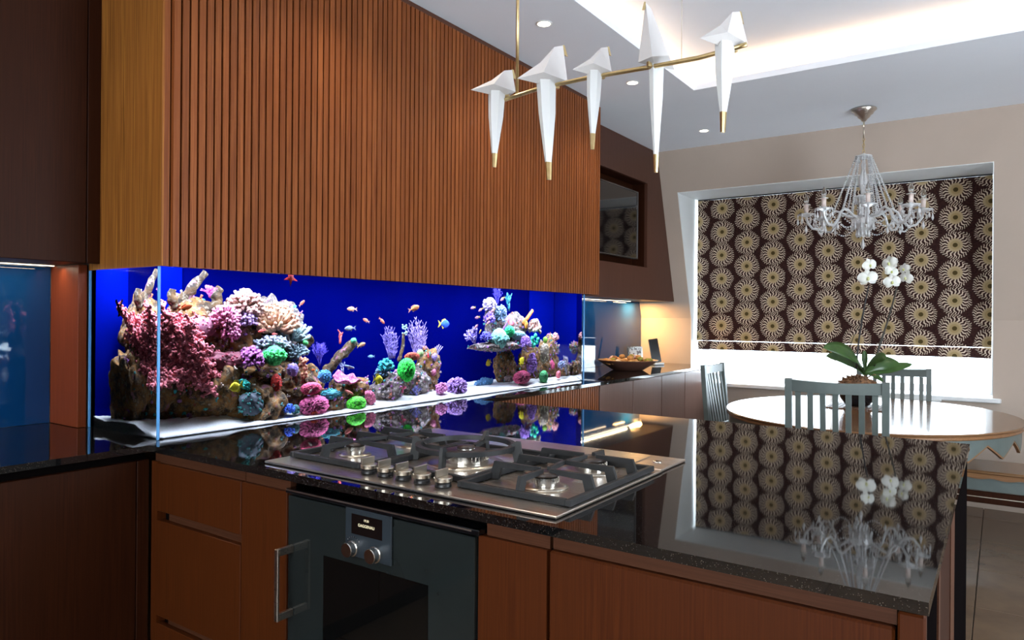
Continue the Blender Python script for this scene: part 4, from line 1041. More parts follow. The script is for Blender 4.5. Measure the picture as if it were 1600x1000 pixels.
c = site(796, 486, 2.39); place(tree(c, .045, .0052, 64, 2, 2, .4, n0=6, tipk=.3), cmat((.05, .36, .42), (.03, .16, .26), 'noise', 60), 'dark teal pointed coral right of the blue spiky coral', 'antler_coral')
c = site(783, 492, 2.36); place(bush(c, .046, 80, .0052, 65, 1.2, 1.5), cmat((.40, .55, .70), (.10, .12, .28), 'noise', 90), 'blue-grey speckled coral in the middle of the right reef', 'polyp_coral')
c = site(766, 500, 2.34); place(bush(c, .038, 70, .006, 66, 1.1, 1.1), cmat((.30, .18, .68), (.16, .08, .36), 'noise', 60), 'violet knobbly coral beside the small striped fish', 'knobbly_coral')
c = site(799, 501, 2.30); place(mush(c, .034, 0, 5).xf(Matrix.Translation(c) @ Matrix.Rotation(PI/2*.85, 4, 'X') @ Matrix.Translation(-c)), cmat((.98, .36, .42), (.70, .10, .16), 'noise', 40), 'salmon pink disc coral facing the glass', 'mushroom_coral')
c = site(797, 518, 2.29); place(brain(c, .034, 68, .15, .7, (1.1, .6, .8)), cmat((.05, .70, .30), (.02, .34, .16), 'noise', 50), 'emerald green coral under the salmon pink disc', 'folded_coral')
c = site(788, 513, 2.31); place(limb_mb := MB().tube([c+Vector((-.03, 0, -.035)), c, c+Vector((.03, 0, .03))], [.006, .0075, .004], 8), cmat((.34, .12, .70), (.2, .08, .45), 'noise', 50), 'purple finger coral left of the salmon pink disc', 'finger_coral')
c = site(780, 530, 2.28); place(bush(c, .075, 190, .0042, 70, .36, 1.7, core=.8), cmat((.30, .72, .60), (.18, .30, .34), 'noise', 90), 'mint and grey crust coral along the top of the reef shelf', 'crust_coral')
c = site(811, 524, 2.30); place(brain(c, .046, 71, .10, 1.2, (1.3, .6, .5)), cmat((.55, .85, .85), (.08, .26, .40), 'maze', 60), 'white and teal striped coral right of the emerald coral', 'brain_coral')
c = site(822, 496, 2.33); P = [site(818, 506, 2.33), site(824, 498, 2.33), site(833, 485, 2.33)]
place(MB().tube(P, [.014, .013, .010], 10), cmat((.85, .26, .04), (.6, .14, .03), 'noise', 60), 'orange finger sponge at the top of the right reef', 'sponge', cat='sponge')
c = site(823, 507, 2.31); place(ball(c, .020, 73, .2, (.8, .7, 1.2)), cmat((.92, .45, .06), (.6, .2, .03), 'noise', 60), 'orange lump below the orange finger sponge', 'sponge', cat='sponge')
c = site(836, 513, 2.33); place(bush(c, .055, 60, .0100, 74, .95, 1.25, 3), cmat((.95, .80, .74), (.70, .36, .26), 'noise', 40), 'cream and peach bubbly coral right of the orange sponge', 'bubble_coral')
c = site(822, 537, 2.26); place(bush(c, .046, 200, .003, 75, 1.0, 1.5), cmat((.52, .30, .80), (.26, .12, .42), 'noise', 90), 'lilac fuzzy coral under the shelf junction', 'fuzzy_coral')
c = site(837, 534, 2.27); b = MB(); rn = random.Random(76)
for k in range(9): b.blob(c+Vector((rn.uniform(-.035, .035), rn.uniform(-.01, .01), rn.uniform(-.035, .035))), .015, 2, .2, 30, k)
place(b, cmat((.06, .85, .52), (.03, .5, .30), 'noise', 50), 'mint green button coral cluster right of the lilac fuzzy coral', 'button_coral')
c = site(853, 531, 2.30); place(ball(c, .020, 77, .2), cmat((.45, .80, .10), (.2, .45, .06), 'spots', 120), 'lime green ball coral near the right end', 'ball_coral')
c = site(869, 528, 2.36); place(bush(c, .030, 80, .0055, 78, 1, 1.2, core=.7), cmat((.95, .55, .55), (.55, .16, .18), 'noise', 90), 'pink ball coral furthest right on its own knob', 'ball_coral')
c = site(852, 552, 2.27); place(ball(c, .052, 79, .25, (.85, .5, 1.1)), cmat((.60, .52, .36), (.20, .13, .12), 'spots', 80), 'cream-brown crusted dome coral on the right reef', 'dome_coral')
c = site(832, 575, 2.25); place(bush(c, .042, 170, .0042, 80, 2.0, 1.3, core=.7), cmat((.42, .22, .62), (.20, .08, .30), 'noise', 90), 'purple crusted column coral in the right reef', 'knobbly_coral')
c = site(827, 544, 2.24); place(plate(c, .028, 81, (.2, .3)), cmat((.98, .42, .36), (.8, .25, .22), 'noise', 50), 'small salmon plate coral below the lilac fuzzy coral', 'plate_coral')
c = site(864, 570, 2.26); place(mush(c, .030, .2, 6).xf(Matrix.Translation(c) @ Matrix.Rotation(PI/2*.8, 4, 'X') @ Matrix.Translation(-c)), cmat((.85, .16, .32), (.45, .06, .15), 'noise', 50), 'magenta disc coral low on the right reef', 'mushroom_coral')
c = site(850, 589, 2.23); place(brain(c, .038, 83, .10, 1, (1, .8, .9)), cmat((.10, .42, .16), (.05, .18, .12), 'noise', 60), 'dull green dome coral on the sand in front of the right reef', 'brain_coral')
c = site(816, 590, 2.24); place(brain(c, .050, 84, .22, 1.1, (1.3, .7, .6)), cmat((.55, .10, .20), (.22, .06, .14), 'noise', 60), 'dark red and purple folded coral at the foot of the right reef', 'folded_coral')
c = site(873, 586, 2.24); place(ball(c, .022, 85, .3), cmat((.98, .35, .38), (.6, .1, .16), 'spots', 120), 'glowing salmon coral on the sand near the right glass', 'ball_coral')
c = site(878, 572, 2.27); place(bush(c, .032, 60, .0048, 86, 1.0, 1.2), cmat((.42, .36, .62), (.16, .3, .4), 'noise', 90), 'blue-violet crust coral near the right glass', 'knobbly_coral')
c = site(886, 585, 2.28); place(tree(c, .052, .0065, 87, 2, 3, .5, n0=5), cmat((.40, .36, .42), (.2, .15, .18), 'noise', 60), 'grey branching coral upright beside the right glass', 'antler_coral')
c = site(795, 592, 2.30); place(ball(c, .030, 88, .4, (1.2, .7, .6)), cmat((.26, .16, .16), (.1, .07, .07), 'spots', 90), 'small brown crusted coral left of the dark red folded coral', 'crust_coral')
# small crusts growing all over the rocks
rn = random.Random(77)
for nm_, c1, c2, share, lb in (('purple_crust', (.55, .24, .62), (.3, .1, .36), 9, 'tiny purple crusts dotted over the reef rocks'), ('teal_crust', (.10, .50, .52), (.05, .3, .3), 6, 'tiny teal crusts dotted over the reef rocks'),
                               ('cream_crust', (.62, .52, .42), (.4, .3, .25), 10, 'tiny cream crusts dotted over the reef rocks'), ('rust_crust', (.52, .16, .08), (.35, .1, .06), 8, 'tiny rust-red crusts dotted over the reef rocks')):
    b = MB()
    for c0, vs in ROCKV:
        for k in range(share*3):
            p = rn.choice(vs); d = (p-c0)
            if d.y > .03 or p.z < .95: continue
            if rn.random() < .6: b.blob(p, (rn.uniform(.004, .010), rn.uniform(.003, .006), rn.uniform(.003, .008)), 1, .5, 90, k)
            else:
                for j in range(4): q = p+Vector((rn.uniform(-.007, .007), rn.uniform(-.005, .002), rn.uniform(-.006, .008))); b.tube([p, q+d.normalized()*.010], [.0022, .003], 5)
    o = place(b, cmat(c1, c2, 'noise', 90), lb, nm_, None); o['kind'] = 'stuff'
# starfish
def star(c, R, rot, thk, label, mat, facing):
    b = MB(); n = 5
    top, bot = [], []
    for k in range(10):
        a = rot+2*PI*k/10; rr = R*(1 if k % 2 == 0 else .36); top.append((math.cos(a)*rr, math.sin(a)*rr))
    for off, zz_ in ((0, 0), (1, thk)):
        pass
    V = [(x, y, 0) for x, y in top]+[(x*.35, y*.35, thk) for x, y in top]+[(0, 0, thk*1.2), (0, 0, 0)]
    Fc = [(k, (k+1) % 10, 10+(k+1) % 10, 10+k) for k in range(10)]+[(10+k, 10+(k+1) % 10, 20) for k in range(10)]+[((k+1) % 10, k, 21) for k in range(10)]
    b.add(V, Fc); b.xf(Matrix.Translation(c) @ facing)
    return place(b, mat, label, 'starfish', None, 'starfish')
star(site(455, 434, 2.182), .034, .35, .008, 'red starfish clinging to the front glass near the top of the aquarium', cmat((.80, .03, .02), (.45, .01, .01), 'noise', 60), Matrix.Rotation(-PI/2, 4, 'X'))
star(site(491, 646, 2.20), .028, .2, .010, 'orange-red starfish on the sand in front of the pink brain coral', cmat((.95, .14, .03), (.7, .06, .02), 'noise', 60), Matrix.Rotation(0, 4, 'X'))

# fish ---------------------------------------------------------------
def fish(u, v, y, Lpx, kind, label, c1, c2, head=0, pitch=0, group=None):
    """head: heading angle about Z (0 swims towards +X, pi towards -X)"""
    p = site(u, v, y); q = site(u+1, v, y); k = tscale(u, v, y)
    L = Lpx*k*1.12; H = {'tang': .62, 'slim': .34, 'blue': .50}[kind]*L
    t = local_thing('fish', label, 'fish', tuple(p), 0, group); t.rotation_euler = (0, -pitch, head)
    b = MB(); n = 14; prof = {'tang': [(0, .03), (.10, .30), (.28, .78), (.5, 1), (.72, .86), (.88, .45), (1, .10)],
                              'blue': [(0, .05), (.10, .45), (.28, .85), (.5, 1), (.72, .8), (.9, .35), (1, .10)],
                              'slim': [(0, .06), (.08, .42), (.25, .85), (.45, 1), (.68, .78), (.88, .38), (1, .18)]}[kind]
    bl_ = L*.76
    for (f, h) in prof:
        for j in range(n):
            a = 2*PI*j/n; b.v.append((L/2-f*bl_, math.cos(a)*H*.14*h**.6, math.sin(a)*H*.5*h))
    for i in range(len(prof)-1):
        for j in range(n): a = i*n+j; d = i*n+(j+1) % n; b.f.append((a, d, d+n, a+n))
    b.f.append(tuple(range(n))); b.f.append(tuple((len(prof)-1)*n+j for j in range(n))[::-1])
    b.build('body', cmat(c1, c1, 'noise', 60), t, True)
    def fin(poly, name, m):
        MB().prism(poly, lambda a, z: (a, -L*.008, z), lambda a, z: (a, L*.008, z)).build(name, m, t)
    tx = L/2-bl_; m2 = cmat(c2, c2, 'noise', 60)
    fin([(tx+L*.03, H*.08), (tx+L*.03, -H*.08), (tx-L*.23, -H*.42), (tx-L*.13, 0), (tx-L*.23, H*.42)], 'tail_fin', m2)
    if kind == 'tang':
        fin([(L*.28, H*.36), (L*.05, H*.66), (-L*.20, H*.56), (-L*.24, H*.16), (0, H*.2)], 'dorsal_fin', m2)
        fin([(L*.14, -H*.36), (-L*.02, -H*.62), (-L*.20, -H*.52), (-L*.24, -H*.16), (0, -H*.2)], 'anal_fin', m2)
    else:
        fin([(L*.26, H*.36), (L*.10, H*.62), (-L*.16, H*.46), (-L*.20, H*.20), (0, H*.2)], 'dorsal_fin', m2)
        fin([(L*.02, -H*.40), (-L*.08, -H*.60), (-L*.18, -H*.22), (0, -H*.2)], 'anal_fin', m2)
    e_ = MB(); [e_.blob((L*.40, sg*H*.085, H*.06), L*.018, 1, 0) for sg in (-1, 1)]; e_.build('eyes', 'black', t)
    return t
OR = (.95, .20, .04); OR2 = (.85, .26, .10); YE = (.95, .80, .02); GA = 'orange and pink anthias swimming in open water'
fish(289, 481, 2.22, 24, 'slim', 'bright orange fish in front of the knobbly rock branches', (1, .16, .01), (.95, .14, .01), 0, .30)
fish(472, 474, 2.28, 13, 'slim', 'pink-orange fish curving upward right of the cream corals', (.95, .22, .14), (.9, .4, .3), 0, .7)
fish(551, 483, 2.30, 19, 'slim', 'peach fish swimming left at mid-height', (1, .42, .26), (1, .55, .4), PI, 0)
fish(573, 501, 2.32, 14, 'slim', 'coral pink fish nosing up left, left of a matching one', (.95, .24, .16), (.9, .45, .3), PI, .35)
fish(597, 501, 2.32, 14, 'slim', 'coral pink fish diving right, right of its matching neighbour', (.95, .22, .12), (.9, .3, .2), 0, -.65)
fish(647, 482, 2.26, 24, 'slim', 'largest orange fish swimming up right above the gorgonians', (.98, .34, .12), (.95, .4, .3), 0, .28)
fish(548, 513, 2.30, 21, 'slim', 'grey-blue fish above the red twig coral', (.34, .42, .52), (.3, .36, .48), PI, -.05)
fish(565, 539, 2.28, 17, 'slim', 'peach fish with yellow tail beside the mint green ball', (.95, .50, .28), (.95, .75, .10), 0, .25)
fish(581, 557, 2.36, 13, 'slim', 'small pale blue fish low in open water', (.22, .44, .66), (.2, .36, .6), PI, 0)
fish(694, 506, 2.40, 24, 'blue', 'royal blue tang with a yellow tail in the open water', (.02, .12, .85), (.95, .75, .05), 0, 0)
fish(370, 604, 2.205, 23, 'tang', 'yellow tang swimming left in front of the left reef', YE, YE, PI, -.2)
fish(591, 593, 2.205, 20, 'tang', 'yellow tang swimming right in front of the middle reef', YE, YE, 0, -.12)
fish(816, 564, 2.22, 14, 'tang', 'yellow tang seen nearly head-on in front of the right reef', YE, YE, -.9, .9)
fish(764, 567, 2.36, 14, 'tang', 'dim yellow tang half hidden in the shade under the reef shelf', (.75, .55, .02), (.7, .5, .02), PI, -.4)
fish(410, 517, 2.28, 13, 'slim', 'red-pink fish in front of the cream finger coral', (.95, .14, .12), (.9, .2, .2), PI, -.2)
fish(430, 522, 2.28, 10, 'slim', 'smaller red-pink fish right of the similar one by the cream finger coral', (.95, .16, .14), (.9, .3, .3), PI, 0)
fish(491, 578, 2.24, 9, 'slim', 'tiny orange fish near the orange-brown bubble coral', (1, .25, .03), (1, .3, .05), PI, 0)
fish(485, 612, 2.205, 11, 'slim', 'little white and orange fish in front of the netted coral', (.98, .78, .7), (1, .3, .05), 0, .6)
SC = 'small purple and yellow fish schooling at the right reef'
for (u, v, p_, h_, lb) in ((740, 481, -.15, PI, 'leftmost fish of the purple and yellow school, highest on the left'), (752, 484, -.4, PI, 'purple and yellow fish just right of the leftmost one'),
                           (747, 496, -.15, PI, 'purple and yellow fish under the two leading ones'), (764, 498, -.5, PI, 'purple and yellow fish before the violet knobbly coral'),
                           (771, 485, -.5, PI, 'purple and yellow fish before the white-tipped coral'), (786, 467, -.5, PI, 'topmost fish of the purple and yellow school'),
                           (744, 511, .6, 0, 'lowest purple and yellow fish, heading up right'), (763, 505, .5, 0, 'purple and yellow fish turned up right by the violet coral')):
    fish(u, v, 2.27, 12, 'slim', lb, (.80, .36, .50), (.95, .75, .08), h_, p_, SC)
fish(751, 518, 2.27, 8, 'slim', 'small golden fish under the violet knobbly coral', (.9, .6, .05), (.9, .6, .05), 0, .8)

# ================================================================== PERCH PENDANT (a bar of folded white birds)
t = thing('bird_pendant', 'brass pendant bar with rod carrying the white folded birds over the peninsula', 'pendant lamp', (1.92, .98, 2.04))
BX = 1.92
b = MB().tube([(BX, 1.402, 2.026), (BX, 1.32, 2.036), (BX, 1.22, 2.046), (BX, 1.05, 2.047), (BX, .86, 2.041), (BX, .70, 2.038), (BX, .60, 2.044), (BX, .566, 2.048)], .0066, 14)
b.build('bar', 'brass', t, True)
MB().tube([(BX, 1.309, 2.044), (BX, 1.309, CEIL-.02)], .0052, 12).build('rod', 'brass', t, True)
MB().lathe([(.05, CEIL-.022), (.052, CEIL-.006), (.05, CEIL-.001), (.0005, CEIL-.001)], (BX, 1.309, 0), 28).build('ceiling_cup', 'brass', t, True)
MB().tube([(BX, .748, 2.045), (BX, .748, CEIL+.165)], .0009, 6).build('wire', 'nickel', t)
def bird(y, scale, hh, tl, tip, beakside, rz, label, lean=0.0, spread=1.0):
    """folded bird: body is a faceted tent with a ridge, a long folded tail hangs below it. local x = facing direction"""
    z0 = 2.052
    o = local_thing('folded_bird', label, 'lamp', (BX, y, z0), rz, 'white folded birds on the brass bar')
    s_ = scale
    A = Vector((.035*s_, 0, hh)); T = Vector((-.125*s_, 0, -.002+.0*s_)); B1 = Vector((.036*s_, -.030*s_*spread, .004)); B2 = Vector((.036*s_, .030*s_*spread, .004))
    M1 = Vector((-.050*s_, -.034*s_*spread, .018)); M2 = Vector((-.050*s_, .034*s_*spread, .018)); K = Vector((-.02*s_, 0, -.010)); N1 = Vector((.005*s_, 0, hh*.93))
    W = Vector((-.045*s_, 0, .052*hh/.11))
    V = [A, T, B1, B2, M1, M2, K, N1, W]
    Fc = [(0, 2, 7), (0, 7, 3), (7, 2, 4), (7, 5, 3), (7, 4, 8), (7, 8, 5), (8, 4, 1), (8, 1, 5), (1, 4, 6), (1, 6, 5), (4, 2, 6), (6, 3, 5), (2, 3, 6), (0, 3, 2)]
    b = MB().add(V, Fc); b.m.append('fix'); b.build('body', 'paper', o)
    # beak: folded brass sheet
    b = MB().add([A+Vector((-.001, 0, .002)), A+Vector((.006, 0, .001)), A+Vector((.004, -.004, -.03*s_)), A+Vector((.004, .004, -.03*s_)), A+Vector((.018*s_, 0, -.034*s_))], [(0, 1, 2), (0, 3, 1), (1, 4, 2), (1, 3, 4), (2, 4, 3), (0, 2, 3)]); b.m.append('fix'); b.build('beak', 'brass', o)
    # tail
    top = [(-.052*s_, -.014*s_), (-.022*s_, -.020*s_), (.004*s_, -.012*s_), (.006*s_, .014*s_), (-.022*s_, .008*s_), (-.052*s_, .014*s_)]
    zb = -tl; lx = lean
    def ring(f, z): return [(lx*((.012-z)/tl)+(-.026*s_*(1-f) if 0 else (x+.027*s_)*f-.027*s_), y_*f, z) for x, y_ in top]
    fr_ = [1.0, .86, .62, .34]; zs = [.010, -.08*tl/.25, zb*.55, zb+tip]
    b = MB(); b.v = [p for f, z in zip(fr_, zs) for p in ring(f, z)]
    for i in range(3):
        for k in range(6): a_ = i*6+k; d = i*6+(k+1) % 6; b.f.append((a_, d, d+6, a_+6))
    b.f.append(tuple(range(6))[::-1]); b.f.append(tuple(18+k for k in range(6))); b.m.append('fix'); b.build('tail', 'tail', o)
    b = MB(); b.v = [p for f, z in zip((.36, .25), (zb+tip, zb)) for p in ring(f, z)]
    for k in range(6): d = (k+1) % 6; b.f.append((k, d, d+6, k+6))
    b.f.append(tuple(range(6))[::-1]); b.f.append(tuple(6+k for k in range(6))); b.m.append('fix'); b.build('tail_tip', 'brass', o)
    MB().bbox(-.002, .022*s_, -.005, .005, -.014, .004, .001).build('clip', 'brass', o)
    return o
bird(1.365, .92, .085, .245, .045, 1, -.55, 'leftmost white folded bird on the brass bar', -.006)
bird(1.172, 1.0, .126, .305, .055, 1, -.55, 'second white folded bird from the left, with a tall body', .014)
bird(1.006, .76, .085, .232, .048, 1, -.55, 'third and smallest white folded bird from the left', -.004)
bird(.838, .74, .168, .315, .052, 1, 2.75, 'fourth white bird from the left, tallest and turned away', .0, 1.3)
bird(.608, .92, .100, .238, .055, 1, -.45, 'rightmost white folded bird near the end of the brass bar', -.004)

# downlights
for i, (x, y, lb) in enumerate(((2.84, 1.785, 'round recessed downlight nearest the camera beside the slatted cabinet'), (3.838, 1.795, 'round recessed downlight in the middle of the row'), (5.10, 1.81, 'small far recessed downlight near the window wall'))):
    t = thing('downlight', lb, 'downlight', (x, y, CEIL-.003), 'recessed ceiling downlights')
    b = MB().lathe([(.040, CEIL-.0008), (.039, CEIL-.003), (.031, CEIL-.0035), (.030, CEIL-.0009), (.040, CEIL-.0008)], (x, y, 0), 32, cap=False); b.build('trim_ring', 'white', t, True)
    MB().lathe([(.0295, CEIL-.0025), (.0005, CEIL-.0024)], (x, y, 0), 28, cap=False).build('lens', 'lampface', t)

# ================================================================== CHANDELIER
CC = Vector((5.14, .75, 0))
t = thing('chandelier', 'clear crystal chandelier with candle arms hanging over the dining table', 'chandelier', (CC.x, CC.y, 1.75))
def L_(prof, name, m, n=24, parent=None, sm=True): return MB().lathe(prof, tuple(CC), n).build(name, m, parent or t, sm)
L_([(.0005, 2.698), (.075, 2.698), (.077, 2.690), (.058, 2.674), (.055, 2.664), (.040, 2.655), (.036, 2.643), (.022, 2.632), (.014, 2.618), (.0005, 2.612)], 'ceiling_rose', 'steel', 36)
MB().tube([CC+Vector((0, 0, 2.615)), CC+Vector((0, 0, 2.505))], .0045, 10).build('stem', 'nickel', t, True)
b = MB()
for k in range(5):
    z = 2.498-.020*k; pts = []
    for j in range(13):
        a = 2*PI*j/12; w_ = .0065*math.cos(a); pts.append(CC+Vector((w_ if k % 2 else 0, 0 if k % 2 else w_, z+.013*math.sin(a))))
    b.tube(pts, .0022, 6)
b.build('chain', 'brass', t, True)
L_([(.0005, 2.41), (.012, 2.405), (.018, 2.395), (.050, 2.392), (.052, 2.385), (.030, 2.372), (.012, 2.365), (.0005, 2.36)], 'crystal_crown', 'crystal', 16, sm=False)
L_([(.008, 2.36), (.016, 2.33), (.012, 2.30), (.026, 2.24), (.030, 2.20), (.018, 2.17), (.016, 2.14), (.045, 2.13), (.048, 2.12), (.020, 2.105), (.014, 2.08), (.030, 2.04), (.034, 2.01), (.020, 1.985)], 'crystal_column', 'crystal', 14, sm=False)
MB().tube([CC+Vector((0, 0, 2.41)), CC+Vector((0, 0, 1.86))], .0035, 8).build('inner_rod', 'nickel', t)
L_([(.014, 1.985), (.055, 1.992), (.075, 1.975), (.068, 1.945), (.042, 1.915), (.018, 1.890), (.010, 1.865), (.0005, 1.855)], 'crystal_bowl', 'crystal', 16, sm=False)
def drop(b, p, r, h):
    p = Vector(p); r *= 1.25; h *= 1.12; n = 6; V = [p, p-Vector((0, 0, h))]
    for f, rr in ((.35, .55), (.68, 1.0)):
        for k in range(n): a = 2*PI*k/n; V.append(p+Vector((rr*r*math.cos(a), rr*r*.6*math.sin(a), -h*f)))
    Fc = []
    for k in range(n): d = (k+1) % n; Fc += [(0, 2+k, 2+d), (2+k, 2+n+k, 2+n+d, 2+d), (2+n+k, 1, 2+n+d)]
    return b.add([tuple(v) for v in V], Fc)
def beads(b, pts, r): 
    r *= 1.18
    for p in pts:
        V, Fc = ico(1); b.add([tuple(Vector(p)+d*r) for d in V], Fc)
def strand(a, c, sag, step):
    a, c = Vector(a), Vector(c); L = (c-a).length; n = max(2, int(L/step)); return [a.lerp(c, k/n)-Vector((0, 0, sag*math.sin(PI*k/n))) for k in range(n+1)]
NA = 8
for i in range(NA):
    a = 2*PI*i/NA+.22; dv = Vector((math.cos(a), math.sin(a), 0))
    R = .345
    P = [(.035, 1.985), (.09, 1.995), (.135, 2.025), (.165, 2.035), (.20, 2.01), (.225, 1.955), (.262, 1.918), (.305, 1.925), (.335, 1.965), (R, 2.005)]
    pts = []
    for k in range(len(P)-1):
        for f in (0, .5): pts.append(CC+dv*(P[k][0]*(1-f)+P[k+1][0]*f)+Vector((0, 0, P[k][1]*(1-f)+P[k+1][1]*f)))
    pts.append(CC+dv*R+Vector((0, 0, 2.005)))
    arm = MB().tube(pts, .0085, 6).build('arm', 'crystal', t)
    c = CC+dv*R
    def q(z): return (c.x, c.y, z)
    b = MB().lathe([(.010, 2.003), (.052, 2.016), (.056, 2.024), (.050, 2.022), (.014, 2.012), (.012, 2.034), (.0005, 2.034)], (c.x, c.y, 0), 14); b.build('drip_pan', 'crystal', arm)
    MB().lathe([(.0135, 2.035), (.0135, 2.090), (.0005, 2.091)], (c.x, c.y, 0), 14).build('candle_sleeve', 'candle', arm, True)
    MB().lathe([(.026, 2.086), (.027, 2.089), (.013, 2.092)], (c.x, c.y, 0), 14, cap=False).build('collar', 'fitting', arm)
    MB().lathe([(.009, 2.092), (.0165, 2.108), (.0155, 2.128), (.006, 2.152), (.0005, 2.162)], (c.x, c.y, 0), 12).build('candle_bulb', 'clearglass', arm, True)
    b = MB()
    for k in range(6):
        aa = 2*PI*k/6+a; p = c+Vector((math.cos(aa)*.052, math.sin(aa)*.052, 2.018)); beads(b, [p, p-Vector((0, 0, .010))], .0048); drop(b, p-Vector((0, 0, .014)), .0115, .038 if k else .05)
    drop(b, c+Vector((0, 0, 1.955)), .016, .055); drop(b, CC+dv*.225+Vector((0, 0, 1.945)), .014, .05)
    b.m.append('fix'); b.build('crystal_drops', 'crystal', arm)['kind'] = 'stuff'
    b = MB()
    beads(b, strand(CC+dv*.046+Vector((0, 0, 2.386)), CC+dv*.175+Vector((0, 0, 2.040)), -.0, .0125), .0062)
    beads(b, strand(CC+dv*.040+Vector((0, 0, 2.380)), CC+dv*.095+Vector((0, 0, 2.005)), 0, .0125), .0058)
    a2 = a+2*PI/NA; d2 = Vector((math.cos(a2), math.sin(a2), 0))
    beads(b, strand(c+Vector((0, 0, 2.012))-dv*.05, CC+d2*(R-.05)+Vector((0, 0, 2.012)), .115, .0135), .0052)
    beads(b, strand(CC+dv*.20+Vector((0, 0, 2.0)), CC+d2*.20+Vector((0, 0, 2.0)), .07, .0135), .005)
    b.build('bead_strands', 'crystal', t)['kind'] = 'stuff'
b = MB()
for k in range(10):
    a = 2*PI*k/10; p = CC+Vector((.05*math.cos(a), .05*math.sin(a), 2.388)); drop(b, p, .009, .034)
    p = CC+Vector((.046*math.cos(a+.3), .046*math.sin(a+.3), 2.122)); drop(b, p, .010, .045)
    p = CC+Vector((.066*math.cos(a), .066*math.sin(a), 1.955)); drop(b, p, .013, .05)
    p = CC+Vector((.038*math.cos(a), .038*math.sin(a), 1.91)); drop(b, p, .013, .05)
drop(b, CC+Vector((0, 0, 1.858)), .020, .075); b.m.append('fix'); b.build('crystal_drops', 'crystal', t)['kind'] = 'stuff'

# ================================================================== DINING TABLE
TC = Vector((4.87, .69, 0)); TA, TB, TZ = .945, .815, .75
t = thing('dining_table', 'oval dining table with glossy wooden top and grey-teal zigzag apron', 'table', (TC.x, TC.y, 0))
def oval(b, a, c, z0, z1, n=72, bev=.006):
    prof = [(0, z0), (1-bev/a, z0), (1, z0+bev), (1, z1-bev), (1-bev/a, z1), (0, z1)]; o_ = len(b.v)
    for f, z in prof:
        for k in range(n):
            th = 2*PI*k/n; b.v.append((TC.x+a*max(f, .0001)*math.cos(th), TC.y+c*max(f, .0001)*math.sin(th), z))
    for i in range(len(prof)-1):
        for k in range(n): p = o_+i*n+k; d = o_+i*n+(k+1) % n; b.f.append((p, d, d+n, p+n))
    return b
oval(MB(), TA, TB, TZ-.012, TZ).build('tabletop', 'tabletop', t, False)
oval(MB(), TA-.008, TB-.008, TZ-.034, TZ-.013).build('under_edge', 'tableedge', t)
b = MB(); e2 = MB(); n = 120; N = 20
def apron(mb, ra, rb, zt, off, th):
    o_ = len(mb.v)
    for k in range(n*2):
        f = k/(n*2); a = 2*PI*f; tri = abs(((f*N) % 1)-.5)*2
        zb = zt-.030-.075*(1-tri)-off
        for r_ in (0, th):
            for z in (zt, zb): mb.v.append((TC.x+(ra-r_)*math.cos(a), TC.y+(rb-r_)*math.sin(a), z))
    for k in range(n*2):
        p = o_+k*4; d = o_+((k+1) % (n*2))*4
        mb.f += [(p, d, d+1, p+1), (p+2, p+3, d+3, d+2), (p+1, d+1, d+3, p+3), (p, p+2, d+2, d)]
apron(b, TA-.025, TB-.025, TZ-.035, 0, .018); b.build('apron', 'teal', t)
apron(e2, TA-.0264, TB-.0264, TZ-.036, .008, .015); e2.build('apron_edging', 'tableedge', t)
MB().lathe([(.30, 0), (.30, .03), (.12, .06), (.075, .12), (.07, .40), (.10, .55), (.22, .66), (.30, .716)], (TC.x, TC.y, 0), 24).build('pedestal', 'teal', t, True)

# chairs
def chair(cx, cyy, rz, top, label, W_=.46):
    """local: +x is the direction the sitter faces, the backrest stands at x=0"""
    o = local_thing('dining_chair', label, 'chair', (cx, cyy, 0), rz, 'grey-teal slat-back dining chairs')
    rk = .045
    def bx(z): return -rk*max(0, (z-.45))/.55
    for sy in (-1, 1):
        y = sy*(W_/2-.018); b = MB()
        b.obar((.035, y, 0), (.0, y, .45), .030, .034, (1, 0, 0)); b.obar((0, y, .44), (bx(top), y, top), .032, .030, (1, 0, 0)); b.m.append('fix'); b.build('back_post', 'teal', o)
    pts = []
    b = MB(); n_ = 10
    for k in range(n_+1):
        f = k/n_; y = -W_/2+.034+(W_-.068)*f; dip = -.012*math.sin(PI*f); zt = top-.004+dip*.6; zb = top-.060+dip*.3
        for (x, z) in ((bx(top)-.009-.02*math.sin(PI*f), zt), (bx(top)+.011-.02*math.sin(PI*f), zt), (bx(top)+.013-.02*math.sin(PI*f), zb), (bx(top)-.007-.02*math.sin(PI*f), zb)): b.v.append((x, y, z))
    for k in range(n_):
        for j in range(4): p = k*4+j; d = k*4+(j+1) % 4; b.f.append((p, d, d+4, p+4))
    b.f += [(0, 1, 2, 3), tuple(n_*4+j for j in (3, 2, 1, 0))]; b.m.append('fix'); b.build('top_rail', 'teal', o)
    MB().bbox(-.010, .010, -W_/2+.034, W_/2-.034, .555, .59, .003).build('lower_rail', 'teal', o)
    for k in range(7):
        y = (-W_/2+.034)+(W_-.068)*(k+.5)/7; f = (k+.5)/7
        MB().obar((0, y, .588), (bx(top)-.02*math.sin(PI*f)+.002, y, top-.062), .026, .010, (1, 0, 0)).build('slat', 'teal', o)
    MB().bbox(-.005, .42, -W_/2+.01, W_/2-.01, .43, .458, .008).build('seat', 'teal', o)
    for sy in (-1, 1): MB().bbox(.37, .405, sy*(W_/2-.035)-.018, sy*(W_/2-.035)+.018, 0, .43, .004).build('front_leg', 'teal', o)
    for sy in (-1, 1): MB().bbox(.03, .37, sy*(W_/2-.03)-.010, sy*(W_/2-.03)+.010, .20, .23, .003).build('stretcher', 'teal', o)
    return o
chair(3.755, .66, .10, 1.02, 'grey-teal slat-back chair in front of the table, its back towards the peninsula', .465)
chair(4.90, 1.615, -PI/2, 1.00, 'grey-teal slat-back chair at the left end of the table, seen edge-on', .44)
